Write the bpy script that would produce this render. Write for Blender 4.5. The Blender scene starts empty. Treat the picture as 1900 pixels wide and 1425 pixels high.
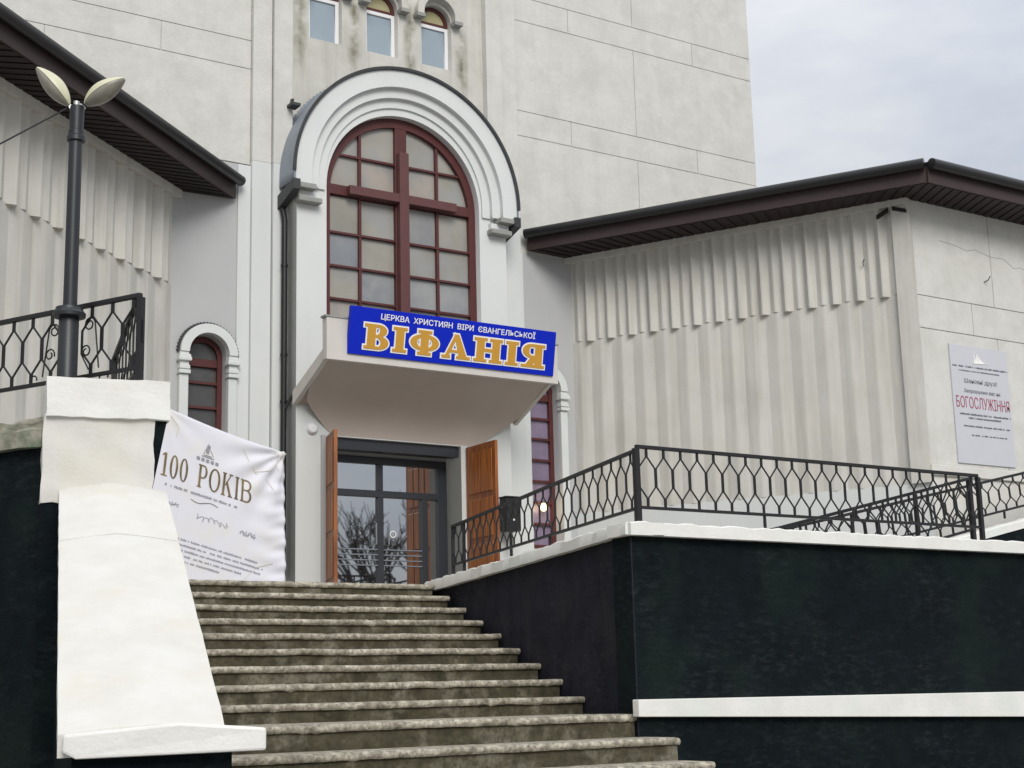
import bpy, bmesh, math, random
from mathutils import Matrix, Vector
random.seed(7)
S = bpy.context.scene
COL = S.collection
R = math.radians
PI = math.pi

# ------------------------------------------------------------------ camera (eye is z = 0, street is z = -1.6)
FPX, YAW, PIT, ROL = 2824.37, 0.5863, 0.2023, -0.025
cam = bpy.data.cameras.new('camera'); camo = bpy.data.objects.new('camera', cam); COL.objects.link(camo)
cam.sensor_fit = 'HORIZONTAL'; cam.sensor_width = 36.0; cam.lens = 36.0 * FPX / 1900.0
cam.clip_start = 0.1; cam.clip_end = 2000
fw = Vector((math.sin(YAW) * math.cos(PIT), math.cos(YAW) * math.cos(PIT), math.sin(PIT)))
rt = Vector((math.cos(YAW), -math.sin(YAW), 0)); up = rt.cross(fw)
r2 = math.cos(ROL) * rt + math.sin(ROL) * up; u2 = -math.sin(ROL) * rt + math.cos(ROL) * up
camo.matrix_world = Matrix(((r2.x, u2.x, -fw.x, 0), (r2.y, u2.y, -fw.y, 0), (r2.z, u2.z, -fw.z, 0), (0, 0, 0, 1)))
S.camera = camo

# ------------------------------------------------------------------ overcast sky and soft sun
SUN_EL, SUN_AZ = R(34), R(197)       # azimuth clockwise from +Y: behind the camera, a little to its left
world = bpy.data.worlds.new('World'); S.world = world; world.use_nodes = True
wn, wl = world.node_tree.nodes, world.node_tree.links
wn.clear()
out = wn.new('ShaderNodeOutputWorld'); bg = wn.new('ShaderNodeBackground'); bg.inputs['Strength'].default_value = 0.1
sky = wn.new('ShaderNodeTexSky'); sky.sky_type = 'NISHITA'; sky.sun_disc = False
sky.sun_elevation = SUN_EL; sky.sun_rotation = SUN_AZ
tc = wn.new('ShaderNodeTexCoord'); sp = wn.new('ShaderNodeSeparateXYZ')
wl.new(tc.outputs['Generated'], sp.inputs[0])
grad = wn.new('ShaderNodeMapRange'); grad.inputs['From Min'].default_value = 0; grad.inputs['From Max'].default_value = 1
grad.inputs['To Min'].default_value = 0.36; grad.inputs['To Max'].default_value = 1.16   # overcast: brighter towards the zenith
wl.new(sp.outputs['Z'], grad.inputs['Value'])
mp = wn.new('ShaderNodeMapping'); mp.inputs['Scale'].default_value = (1, 1, 2.6)
wl.new(tc.outputs['Generated'], mp.inputs[0])
nz = wn.new('ShaderNodeTexNoise'); nz.inputs['Scale'].default_value = 3.2; nz.inputs['Detail'].default_value = 6; nz.inputs['Roughness'].default_value = 0.55
wl.new(mp.outputs[0], nz.inputs['Vector'])
cr = wn.new('ShaderNodeValToRGB')
cr.color_ramp.elements[0].position = 0.36; cr.color_ramp.elements[0].color = (0.70, 0.755, 0.86, 1)
cr.color_ramp.elements[1].position = 0.62; cr.color_ramp.elements[1].color = (1.0, 1.01, 1.035, 1)
wl.new(nz.outputs['Fac'], cr.inputs['Fac'])
mul = wn.new('ShaderNodeMix'); mul.data_type = 'RGBA'; mul.blend_type = 'MULTIPLY'; mul.inputs['Factor'].default_value = 1
wl.new(cr.outputs['Color'], mul.inputs['A']); wl.new(grad.outputs['Result'], mul.inputs['B'])
sc10 = wn.new('ShaderNodeMix'); sc10.data_type = 'RGBA'; sc10.blend_type = 'MULTIPLY'; sc10.inputs['Factor'].default_value = 1
sc10.inputs['B'].default_value = (9.1, 9.1, 9.1, 1); wl.new(mul.outputs['Result'], sc10.inputs['A'])
mixs = wn.new('ShaderNodeMix'); mixs.data_type = 'RGBA'; mixs.inputs['Factor'].default_value = 0.93
wl.new(sky.outputs['Color'], mixs.inputs['A']); wl.new(sc10.outputs['Result'], mixs.inputs['B'])
wl.new(mixs.outputs['Result'], bg.inputs['Color']); wl.new(bg.outputs[0], out.inputs['Surface'])

sun = bpy.data.lights.new('sun', 'SUN'); suno = bpy.data.objects.new('sun', sun); COL.objects.link(suno)
sun.energy = 1.5; sun.angle = R(28); sun.color = (1.0, 0.965, 0.91)
sd = Vector((math.sin(SUN_AZ) * math.cos(SUN_EL), math.cos(SUN_AZ) * math.cos(SUN_EL), math.sin(SUN_EL)))
suno.rotation_euler = sd.to_track_quat('Z', 'Y').to_euler(); suno.location = sd * 60

S.view_settings.view_transform = 'Standard'; S.view_settings.look = 'None'
S.view_settings.exposure = 0.52; S.view_settings.gamma = 1.0; S.view_settings.use_curve_mapping = False

# ------------------------------------------------------------------ materials
def mat(name, base, rough=0.8, var=0.0, scale=3.0, dark=None, streak=0.0, bump=0.0, bscale=40.0, spec=0.3, metal=0.0,
        patch=None, patch_amt=0.5, patch_scale=1.2, fine=0.0, fscale=55, fdark=0.6):
    m = bpy.data.materials.new(name); m.use_nodes = True
    n, l = m.node_tree.nodes, m.node_tree.links
    b = n['Principled BSDF']
    b.inputs['Roughness'].default_value = rough; b.inputs['Metallic'].default_value = metal
    b.inputs['Specular IOR Level'].default_value = spec
    base4 = (*base, 1)
    geo = n.new('ShaderNodeNewGeometry')
    col = None
    def rgb(c):
        r = n.new('ShaderNodeRGB'); r.outputs[0].default_value = (*c, 1); return r.outputs[0]
    def mix(f, a, bb, blend='MIX'):
        x = n.new('ShaderNodeMix'); x.data_type = 'RGBA'; x.blend_type = blend
        if hasattr(f, 'is_linked'): l.new(f, x.inputs['Factor'])
        else: x.inputs['Factor'].default_value = f
        l.new(a, x.inputs['A']); l.new(bb, x.inputs['B']); return x.outputs['Result']
    def noise(s, vec=None, detail=5, rou=0.6):
        t = n.new('ShaderNodeTexNoise'); t.inputs['Scale'].default_value = s; t.inputs['Detail'].default_value = detail
        t.inputs['Roughness'].default_value = rou
        l.new(vec if vec is not None else geo.outputs['Position'], t.inputs['Vector']); return t.outputs['Fac']
    def ramp(v, lo, hi):
        t = n.new('ShaderNodeMapRange'); t.inputs['From Min'].default_value = lo; t.inputs['From Max'].default_value = hi
        l.new(v, t.inputs['Value']); return t.outputs['Result']
    def times(v, k):
        t = n.new('ShaderNodeMath'); t.operation = 'MULTIPLY'; l.new(v, t.inputs[0]); t.inputs[1].default_value = k; return t.outputs[0]
    col = rgb(base)
    if var:
        dk = dark if dark else tuple(c * 0.55 for c in base)
        col = mix(times(ramp(noise(scale), 0.38, 0.72), var), col, rgb(dk))
    if patch:
        col = mix(times(ramp(noise(patch_scale, detail=3), 0.5, 0.66), patch_amt), col, rgb(patch))
    if streak:
        mpg = n.new('ShaderNodeMapping'); mpg.inputs['Scale'].default_value = (1, 1, 0.06); l.new(geo.outputs['Position'], mpg.inputs[0])
        dk = dark if dark else tuple(c * 0.5 for c in base)
        col = mix(times(ramp(noise(7.0, mpg.outputs[0], 6, 0.65), 0.48, 0.75), streak), col, rgb(dk))
    if fine:
        col = mix(times(ramp(noise(fscale, detail=4), 0.44, 0.66), fine), col, rgb(tuple(c * fdark for c in base)))
    l.new(col, b.inputs['Base Color'])
    if bump:
        bp = n.new('ShaderNodeBump'); bp.inputs['Strength'].default_value = bump; bp.inputs['Distance'].default_value = 0.02
        l.new(noise(bscale, detail=8, rou=0.7), bp.inputs['Height']); l.new(bp.outputs[0], b.inputs['Normal'])
    m.diffuse_color = base4
    return m

def trowel(m, amt, col):      # horizontal brush marks and scuffs of lighter dust on dark paint
    n, l = m.node_tree.nodes, m.node_tree.links; b = n['Principled BSDF']; src = b.inputs['Base Color'].links[0].from_socket
    geo = n.new('ShaderNodeNewGeometry'); mp_ = n.new('ShaderNodeMapping'); mp_.inputs['Scale'].default_value = (5, 5, 15); l.new(geo.outputs['Position'], mp_.inputs[0])
    t = n.new('ShaderNodeTexNoise'); t.inputs['Scale'].default_value = 1.6; t.inputs['Detail'].default_value = 7; t.inputs['Roughness'].default_value = .7; l.new(mp_.outputs[0], t.inputs['Vector'])
    u = n.new('ShaderNodeTexNoise'); u.inputs['Scale'].default_value = 1.4; u.inputs['Detail'].default_value = 4; l.new(geo.outputs['Position'], u.inputs['Vector'])
    r = n.new('ShaderNodeMapRange'); r.inputs['From Min'].default_value = .5; r.inputs['From Max'].default_value = .72; l.new(t.outputs['Fac'], r.inputs['Value'])
    r2 = n.new('ShaderNodeMapRange'); r2.inputs['From Min'].default_value = .38; r2.inputs['From Max'].default_value = .62; r2.inputs['To Max'].default_value = amt; l.new(u.outputs['Fac'], r2.inputs['Value'])
    k = n.new('ShaderNodeMath'); k.operation = 'MULTIPLY'; l.new(r.outputs[0], k.inputs[0]); l.new(r2.outputs[0], k.inputs[1])
    x = n.new('ShaderNodeMix'); x.data_type = 'RGBA'; l.new(k.outputs[0], x.inputs['Factor']); l.new(src, x.inputs['A']); x.inputs['B'].default_value = (*col, 1); l.new(x.outputs['Result'], b.inputs['Base Color'])
    bp = n.new('ShaderNodeBump'); bp.inputs['Strength'].default_value = .5; bp.inputs['Distance'].default_value = .015; l.new(t.outputs['Fac'], bp.inputs['Height'])
    if b.inputs['Normal'].is_linked: l.new(b.inputs['Normal'].links[0].from_socket, bp.inputs['Normal'])
    l.new(bp.outputs[0], b.inputs['Normal'])
def wood_mat(name, c0, c1, rough=0.45):
    m = bpy.data.materials.new(name); m.use_nodes = True
    n, l = m.node_tree.nodes, m.node_tree.links; b = n['Principled BSDF']; b.inputs['Roughness'].default_value = rough
    geo = n.new('ShaderNodeNewGeometry'); mpg = n.new('ShaderNodeMapping'); mpg.inputs['Scale'].default_value = (14, 14, 0.8)
    l.new(geo.outputs['Position'], mpg.inputs[0])
    t = n.new('ShaderNodeTexNoise'); t.inputs['Scale'].default_value = 2.2; t.inputs['Detail'].default_value = 6; l.new(mpg.outputs[0], t.inputs['Vector'])
    r = n.new('ShaderNodeValToRGB'); r.color_ramp.elements[0].position = 0.35; r.color_ramp.elements[0].color = (*c0, 1)
    r.color_ramp.elements[1].position = 0.68; r.color_ramp.elements[1].color = (*c1, 1)
    l.new(t.outputs['Fac'], r.inputs['Fac']); l.new(r.outputs['Color'], b.inputs['Base Color'])
    bp = n.new('ShaderNodeBump'); bp.inputs['Strength'].default_value = 0.15; l.new(t.outputs['Fac'], bp.inputs['Height']); l.new(bp.outputs[0], b.inputs['Normal'])
    return m

M = {}
M['conc'] = mat('beige_concrete', (0.615, 0.61, 0.575), 0.9, var=0.42, scale=2.6, dark=(0.43, 0.425, 0.385), streak=0.16, bump=0.35, bscale=45, patch=(0.65, 0.64, 0.61), patch_amt=0.7, patch_scale=3.0, fine=0.16, fscale=16, fdark=0.78)
M['concdirty'] = mat('stained_concrete', (0.60, 0.59, 0.545), 0.9, var=0.5, scale=1.6, dark=(0.33, 0.32, 0.27), streak=0.55, bump=0.25, bscale=60, patch=(0.60, 0.585, 0.55), patch_amt=0.5, fine=0.12)
M['rib'] = mat('ribbed_concrete', (0.60, 0.59, 0.55), 0.9, var=0.35, scale=1.6, dark=(0.38, 0.365, 0.32), streak=0.6, bump=0.2, bscale=70, patch=(0.60, 0.57, 0.50), patch_amt=0.4, fine=0.1)
def run_off(m, xs, zt, zb, w, col):     # dirty water marks below the window corners, at fixed places on the wall
    n, l = m.node_tree.nodes, m.node_tree.links; b = n['Principled BSDF']; src = b.inputs['Base Color'].links[0].from_socket
    geo = n.new('ShaderNodeNewGeometry'); sep = n.new('ShaderNodeSeparateXYZ'); l.new(geo.outputs['Position'], sep.inputs[0])
    nz = n.new('ShaderNodeTexNoise'); nz.inputs['Scale'].default_value = 5; nz.inputs['Detail'].default_value = 6; l.new(geo.outputs['Position'], nz.inputs['Vector'])
    tot = None
    for x in xs:
        a = n.new('ShaderNodeMath'); a.operation = 'SUBTRACT'; l.new(sep.outputs['X'], a.inputs[0]); a.inputs[1].default_value = x
        c = n.new('ShaderNodeMath'); c.operation = 'ABSOLUTE'; l.new(a.outputs[0], c.inputs[0])
        r = n.new('ShaderNodeMapRange'); r.inputs['From Min'].default_value = 0; r.inputs['From Max'].default_value = w; r.inputs['To Min'].default_value = 1; r.inputs['To Max'].default_value = 0; l.new(c.outputs[0], r.inputs['Value'])
        if tot is None: tot = r.outputs[0]
        else:
            q = n.new('ShaderNodeMath'); q.operation = 'MAXIMUM'; l.new(tot, q.inputs[0]); l.new(r.outputs[0], q.inputs[1]); tot = q.outputs[0]
    zr = n.new('ShaderNodeMapRange'); zr.inputs['From Min'].default_value = zb; zr.inputs['From Max'].default_value = zb + .5; l.new(sep.outputs['Z'], zr.inputs['Value'])
    z2 = n.new('ShaderNodeMapRange'); z2.inputs['From Min'].default_value = zt; z2.inputs['From Max'].default_value = zt - .3; l.new(sep.outputs['Z'], z2.inputs['Value'])
    rr = n.new('ShaderNodeMapRange'); rr.inputs['From Min'].default_value = .36; rr.inputs['From Max'].default_value = .62; l.new(nz.outputs['Fac'], rr.inputs['Value'])
    for v in (zr.outputs[0], z2.outputs[0], rr.outputs[0]):
        q = n.new('ShaderNodeMath'); q.operation = 'MULTIPLY'; l.new(tot, q.inputs[0]); l.new(v, q.inputs[1]); tot = q.outputs[0]
    x = n.new('ShaderNodeMix'); x.data_type = 'RGBA'; l.new(tot, x.inputs['Factor']); l.new(src, x.inputs['A']); x.inputs['B'].default_value = (*col, 1); l.new(x.outputs['Result'], b.inputs['Base Color'])
run_off(M['concdirty'], [9.36, 10.26, 11.14, 8.52], 9.95, 8.45, .13, (0.17, 0.16, 0.105))
M['grey'] = mat('blue_grey_paint', (0.455, 0.46, 0.465), 0.85, var=0.25, scale=1.3, dark=(0.37, 0.375, 0.38), streak=0.12, bump=0.12, bscale=70)
M['pale'] = mat('pale_paint', (0.645, 0.665, 0.655), 0.8, var=0.22, scale=1.8, dark=(0.50, 0.52, 0.52), streak=0.15, bump=0.12, bscale=60)
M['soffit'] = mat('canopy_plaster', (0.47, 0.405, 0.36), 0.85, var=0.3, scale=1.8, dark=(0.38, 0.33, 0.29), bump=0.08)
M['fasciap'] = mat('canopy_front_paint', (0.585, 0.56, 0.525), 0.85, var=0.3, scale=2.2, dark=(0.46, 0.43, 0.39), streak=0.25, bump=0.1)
M['white'] = mat('whitewash', (0.645, 0.635, 0.60), 0.85, var=0.32, scale=3.5, dark=(0.46, 0.445, 0.39), bump=0.3, bscale=34, patch=(0.60, 0.575, 0.49), patch_amt=0.6, patch_scale=2.2)
M['whitecap'] = mat('lightened_whitewash', (0.76, 0.75, 0.72), 0.85, var=0.35, scale=3.0, dark=(0.52, 0.51, 0.45), bump=0.32, bscale=30, patch=(0.66, 0.71, 0.67), patch_amt=0.6, patch_scale=1.3)  # same whitewash, lightened in colour to offset weaker light on upright faces
M['dirtywhite'] = mat('mossy_whitewash', (0.36, 0.345, 0.28), 0.95, var=0.9, scale=5, dark=(0.07, 0.075, 0.042), bump=0.6, bscale=30, patch=(0.04, 0.11, 0.055), patch_amt=0.8, patch_scale=3)
M['black'] = mat('black_rough_paint', (0.0060, 0.0110, 0.0135), 0.85, var=0.7, scale=7, dark=(0.003, 0.004, 0.005), streak=0.0, bump=0.9, bscale=30, patch=(0.0105, 0.0195, 0.0165), patch_amt=0.85, patch_scale=1.1, fine=0.5, spec=0.10)
M['black2'] = mat('black_weathered_paint', (0.028, 0.029, 0.041), 0.85, var=0.6, scale=4, dark=(0.009, 0.010, 0.014), streak=0.35, bump=0.7, bscale=30, patch=(0.040, 0.037, 0.043), patch_amt=0.6, patch_scale=1.6, fine=0.3, spec=0.10)
trowel(M['black'], .75, (0.030, 0.035, 0.039)); trowel(M['black2'], .6, (0.062, 0.060, 0.070))
M['tread'] = mat('worn_step_nosing', (0.60, 0.555, 0.455), 0.9, var=0.95, scale=11, dark=(0.085, 0.073, 0.045), bump=1.0, bscale=34, fine=0.85, fscale=30, fdark=0.28)  # worn concrete, base colour also raised for the highlights on the top edges
M['riser'] = mat('mossy_step_riser', (0.105, 0.093, 0.060), 0.95, var=0.9, scale=6, dark=(0.028, 0.026, 0.014), bump=0.9, bscale=28, patch=(0.26, 0.24, 0.185), patch_amt=0.7, patch_scale=3.5, fine=0.55, fscale=26, fdark=0.4)  # moss and dirt, with the shadow below each nosing darkened into the colour
M['paving'] = mat('street_paving', (0.26, 0.25, 0.235), 0.9, var=0.4, scale=2, bump=0.3)
M['terrace'] = mat('terrace_concrete', (0.34, 0.33, 0.30), 0.9, var=0.5, scale=2, bump=0.3)
M['roof'] = mat('roof_metal', (0.012, 0.012, 0.013), 0.38, var=0.3, scale=4, spec=0.5)
M['fascia'] = mat('fascia_boards', (0.050, 0.033, 0.032), 0.55, var=0.3, scale=2, streak=0.15, spec=0.4)
M['soff'] = mat('eave_boards', (0.020, 0.012, 0.013), 0.6, var=0.3, scale=3)
M['iron'] = mat('black_iron', (0.011, 0.011, 0.013), 0.5, var=0.3, scale=12, spec=0.45, bump=0.1, bscale=80)
M['post'] = mat('painted_lamp_pole', (0.013, 0.016, 0.020), 0.42, var=0.3, scale=10, spec=0.5)
M['frame'] = mat('red_brown_frame', (0.088, 0.022, 0.021), 0.5, var=0.4, scale=6, dark=(0.05, 0.014, 0.013), spec=0.4)
M['cross'] = mat('cross_boards', (0.105, 0.040, 0.038), 0.6, var=0.4, scale=6, dark=(0.09, 0.03, 0.028), spec=0.4)
M['whiteframe'] = mat('white_plastic', (0.78, 0.78, 0.79), 0.4, spec=0.5)
M['glass'] = mat('frosted_pane', (0.33, 0.325, 0.305), 0.2, var=0.75, scale=1.1, dark=(0.165, 0.175, 0.20), patch=(0.375, 0.325, 0.275), patch_amt=0.75, patch_scale=1.4, spec=0.5)  # brown and blue-grey blotches paint blurred reflections into the panes
M['glassb'] = mat('frosted_pane_cool', (0.285, 0.295, 0.30), 0.2, var=0.75, scale=1.0, dark=(0.17, 0.185, 0.21), patch=(0.33, 0.33, 0.32), patch_amt=0.6, patch_scale=1.7, spec=0.5)
M['glassc'] = mat('frosted_pane_warm', (0.34, 0.325, 0.285), 0.2, var=0.75, scale=1.2, dark=(0.23, 0.22, 0.19), patch=(0.29, 0.30, 0.31), patch_amt=0.6, patch_scale=1.9, spec=0.5)
M['blueglass'] = mat('blue_film_pane', (0.30, 0.365, 0.42), 0.25, var=0.2, scale=2, spec=0.5)
M['yelglass'] = mat('yellow_rippled_pane', (0.42, 0.39, 0.23), 0.4, var=0.6, scale=14, dark=(0.30, 0.27, 0.13), bump=0.5, bscale=18)
M['dimglass'] = mat('dim_pane', (0.075, 0.075, 0.073), 0.12, var=0.4, scale=3, patch=(0.12, 0.105, 0.10), patch_amt=0.5, patch_scale=3, spec=0.5)
M['curtain'] = mat('lilac_curtained_pane', (0.235, 0.19, 0.275), 0.25, var=0.5, scale=6, dark=(0.15, 0.115, 0.18), streak=0.6, spec=0.5)
M['doorglass'] = mat('dark_door_glass', (0.012, 0.012, 0.014), 0.02, spec=1.0); M['doorglass'].node_tree.nodes['Principled BSDF'].inputs['IOR'].default_value = 3.6
M['doorframe'] = mat('graphite_door_frame', (0.030, 0.034, 0.042), 0.4, var=0.2, scale=4, spec=0.5)
M['steel'] = mat('galvanised_edge', (0.22, 0.25, 0.29), 0.45, var=0.3, scale=4, spec=0.5)
M['darksheet'] = mat('dark_sheet_metal', (0.045, 0.047, 0.05), 0.5, var=0.5, scale=5, dark=(0.02, 0.018, 0.016))
M['stone'] = mat('weathered_ledge', (0.31, 0.31, 0.295), 0.85, var=0.5, scale=6)
M['wood'] = wood_mat('varnished_wood', (0.15, 0.040, 0.008), (0.36, 0.115, 0.020))
M['woodp'] = wood_mat('varnished_panel', (0.20, 0.055, 0.009), (0.42, 0.14, 0.022))
M['blue'] = mat('sign_blue', (0.004, 0.020, 0.47), 0.45, spec=0.15)
M['gold'] = mat('sign_gold', (0.56, 0.30, 0.045), 0.4, var=0.25, scale=8, dark=(0.42, 0.22, 0.03))
M['signwhite'] = mat('sign_white', (0.82, 0.81, 0.78), 0.4)
M['banner'] = mat('banner_cloth', (0.70, 0.70, 0.76), 0.55, var=0.25, scale=3, dark=(0.58, 0.58, 0.66), patch=(0.72, 0.70, 0.64), patch_amt=0.5, patch_scale=3)
M['ink'] = mat('grey_ink', (0.27, 0.27, 0.31), 0.6)
M['darkink'] = mat('dark_gold_ink', (0.095, 0.075, 0.045), 0.5, var=0.7, scale=7, dark=(0.34, 0.25, 0.11))
M['creamink'] = mat('cream_print', (0.66, 0.62, 0.50), 0.6)
M['plaque'] = mat('pale_plastic_sheet', (0.54, 0.55, 0.59), 0.4, var=0.1, scale=2)
M['plaqueink'] = mat('plaque_grey_ink', (0.16, 0.16, 0.19), 0.5)
M['plaquered'] = mat('plaque_crimson_ink', (0.34, 0.055, 0.10), 0.5)
M['lampshell'] = mat('cream_lamp_shell', (0.60, 0.59, 0.42), 0.4, var=0.4, scale=9, dark=(0.42, 0.41, 0.28), spec=0.5)
M['lampglass'] = mat('dusty_lamp_glass', (0.26, 0.25, 0.21), 0.3, var=0.6, scale=14, dark=(0.15, 0.14, 0.11), spec=0.5)
M['chrome'] = mat('galvanised_bolt', (0.55, 0.55, 0.55), 0.3, metal=0.8)
M['bark'] = mat('tree_bark', (0.055, 0.047, 0.040), 0.9, var=0.4, scale=8)
M['housewall'] = mat('lilac_house_wall', (0.36, 0.345, 0.43), 0.85, var=0.1)
def emit(name, c, s):
    m = bpy.data.materials.new(name); m.use_nodes = True; b = m.node_tree.nodes['Principled BSDF']
    b.inputs['Base Color'].default_value = (*c, 1); b.inputs['Emission Color'].default_value = (*c, 1); b.inputs['Emission Strength'].default_value = s
    return m
M['lit'] = emit('lit_bulb', (1.0, 0.78, 0.40), 2.6)

# soffit boards: narrow grooves across the eave
# ------------------------------------------------------------------ mesh helpers
class MB:
    def __init__(s): s.v = []; s.f = []
    def add(s, vs, fs):
        o = len(s.v); s.v += [tuple(v) for v in vs]; s.f += [tuple(i + o for i in f) for f in fs]; return s
    def box(s, x0, y0, z0, x1, y1, z1):
        vs = [(x0, y0, z0), (x1, y0, z0), (x1, y1, z0), (x0, y1, z0), (x0, y0, z1), (x1, y0, z1), (x1, y1, z1), (x0, y1, z1)]
        return s.add(vs, [(0, 3, 2, 1), (4, 5, 6, 7), (0, 1, 5, 4), (1, 2, 6, 5), (2, 3, 7, 6), (3, 0, 4, 7)])
    def hexa(s, b, t):   # two quads, bottom and top, same order (counter-clockwise from above)
        return s.add(list(b) + list(t), [(0, 3, 2, 1), (4, 5, 6, 7), (0, 1, 5, 4), (1, 2, 6, 5), (2, 3, 7, 6), (3, 0, 4, 7)])
    def prism(s, pts, z0, z1):
        n = len(pts); vs = [(x, y, z0) for x, y in pts] + [(x, y, z1) for x, y in pts]
        return s.add(vs, [tuple(range(n))[::-1], tuple(range(n, 2 * n))] + [(i, (i + 1) % n, n + (i + 1) % n, n + i) for i in range(n)])
    def loft(s, rings, closed=True, caps=True):
        n = len(rings[0]); o = len(s.v)
        for r in rings: s.v += [tuple(p) for p in r]
        for k in range(len(rings) - 1):
            for i in range(n if closed else n - 1):
                j = (i + 1) % n
                s.f.append((o + k * n + i, o + k * n + j, o + (k + 1) * n + j, o + (k + 1) * n + i))
        if caps and closed:
            s.f.append(tuple(o + i for i in range(n))[::-1]); e = o + (len(rings) - 1) * n; s.f.append(tuple(e + i for i in range(n)))
        return s
    def tube(s, pts, r, n=8, r1=None):
        pts = [Vector(p) for p in pts]; rings = []
        for i, p in enumerate(pts):
            a = pts[max(0, i - 1)]; b = pts[min(len(pts) - 1, i + 1)]; d = (b - a).normalized()
            x = d.cross(Vector((0, 0, 1))) if abs(d.z) < 0.95 else d.cross(Vector((0, 1, 0)))
            x.normalize(); y = d.cross(x)
            rr = r if r1 is None else r + (r1 - r) * i / (len(pts) - 1)
            rings.append([p + (x * math.cos(2 * PI * k / n + PI / n) + y * math.sin(2 * PI * k / n + PI / n)) * rr for k in range(n)])
        return s.loft(rings)
    def lathe(s, prof, c=(0, 0), n=20):
        return s.loft([[(c[0] + r * math.cos(2 * PI * k / n), c[1] + r * math.sin(2 * PI * k / n), z) for k in range(n)] for r, z in prof])
    def mesh(s, name, m, smooth=False):
        me = bpy.data.meshes.new(name); me.from_pydata(s.v, [], s.f); me.materials.append(m)
        bm = bmesh.new(); bm.from_mesh(me); bmesh.ops.recalc_face_normals(bm, faces=bm.faces); bm.to_mesh(me); bm.free()
        if smooth: me.polygons.foreach_set('use_smooth', [True] * len(me.polygons)); me.set_sharp_from_angle(angle=R(40))
        return me

def thing(name, label, cat, loc, group=None, kind=None):
    o = bpy.data.objects.new(name, None); COL.objects.link(o); o.location = loc; o.empty_display_size = 0.2
    o['label'] = label; o['category'] = cat
    if group: o['group'] = group
    if kind: o['kind'] = kind
    return o
def tag(o, label, cat, group=None, kind=None):
    o['label'] = label; o['category'] = cat
    if group: o['group'] = group
    if kind: o['kind'] = kind
    return o
WM = {}
def wmat(o):
    if o.name in WM: return WM[o.name]
    return Matrix.Translation(o.location)
def put(name, me, parent=None, mw=None, label=None, bevel=0.0, kind=None):
    o = bpy.data.objects.new(name, me); COL.objects.link(o)
    mw = mw or Matrix.Identity(4)
    if parent:
        o.parent = parent; o.matrix_parent_inverse = wmat(parent).inverted()
    o.matrix_basis = mw; WM[o.name] = mw.copy()
    if label: o['label'] = label
    if kind: o['kind'] = kind
    if bevel:
        b = o.modifiers.new('bevel', 'BEVEL'); b.width = bevel; b.segments = 2; b.limit_method = 'ANGLE'; b.angle_limit = R(40)
    return o
def box(name, m, parent, a, b, bevel=0.0, label=None):
    return put(name, MB().box(*a, *b).mesh(name, m), parent, bevel=bevel, label=label)
def frame3(o, ux, uy, uz):
    return Matrix(((ux[0], uy[0], uz[0], o[0]), (ux[1], uy[1], uz[1], o[1]), (ux[2], uy[2], uz[2], o[2]), (0, 0, 0, 1)))

# flat plates with holes: 2D fill curve -> mesh; local x,y in the plate, thickness along local z
def plate_mesh(name, m, polys, depth):
    cu = bpy.data.curves.new('tmp', 'CURVE'); cu.dimensions = '2D'; cu.fill_mode = 'BOTH'; cu.extrude = depth / 2
    for p in polys:
        s = cu.splines.new('POLY'); s.points.add(len(p) - 1); s.use_cyclic_u = True
        for q, pt in zip(p, s.points): pt.co = (q[0], q[1], 0, 1)
    o = bpy.data.objects.new('tmp', cu); COL.objects.link(o)
    dg = bpy.context.evaluated_depsgraph_get(); me = bpy.data.meshes.new_from_object(o.evaluated_get(dg)); me.name = name
    bpy.data.objects.remove(o); bpy.data.curves.remove(cu)
    me.materials.clear(); me.materials.append(m)
    return me
FACADE = lambda y: Matrix(((1, 0, 0, 0), (0, 0, 1, y), (0, 1, 0, 0), (0, 0, 0, 1)))   # plate x->X, y->Z, thickness->Y
def text_mesh(name, m, txt, size=1.0, off=0.0, depth=0.002, align='CENTER'):
    cu = bpy.data.curves.new('tmp', 'FONT'); cu.body = txt; cu.size = size; cu.offset = off; cu.extrude = depth; cu.align_x = align; cu.resolution_u = 3
    o = bpy.data.objects.new('tmp', cu); COL.objects.link(o)
    dg = bpy.context.evaluated_depsgraph_get(); me = bpy.data.meshes.new_from_object(o.evaluated_get(dg)); me.name = name
    bpy.data.objects.remove(o); bpy.data.curves.remove(cu)
    me.materials.clear(); me.materials.append(m)
    return me
def split_words(me, name, m, gap):     # one mesh per word: cut where the ink leaves a wide gap
    n = len(me.vertices); par = list(range(n))
    def find(a):
        while par[a] != a: par[a] = par[par[a]]; a = par[a]
        return a
    for p in me.polygons:
        vs = p.vertices
        for v in vs[1:]: par[find(v)] = find(vs[0])
    iv = {}
    for v in me.vertices:
        r = find(v.index); a = iv.setdefault(r, [9e9, -9e9]); a[0] = min(a[0], v.co.x); a[1] = max(a[1], v.co.x)
    items = sorted((a[0], a[1], r) for r, a in iv.items()); groups = []; end = -9e9
    for x0, x1, r in items:
        if x0 > end + gap: groups.append(set())
        groups[-1].add(r); end = max(end, x1)
    out_ = []
    for g_ in groups:
        idx = {}; vs = []; fs = []
        for p in me.polygons:
            if find(p.vertices[0]) in g_:
                f = []
                for v in p.vertices:
                    if v not in idx: idx[v] = len(vs); vs.append(tuple(me.vertices[v].co))
                    f.append(idx[v])
                fs.append(f)
        w = bpy.data.meshes.new(name); w.from_pydata(vs, [], fs); w.materials.append(m); out_.append(w)
    return out_
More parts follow.
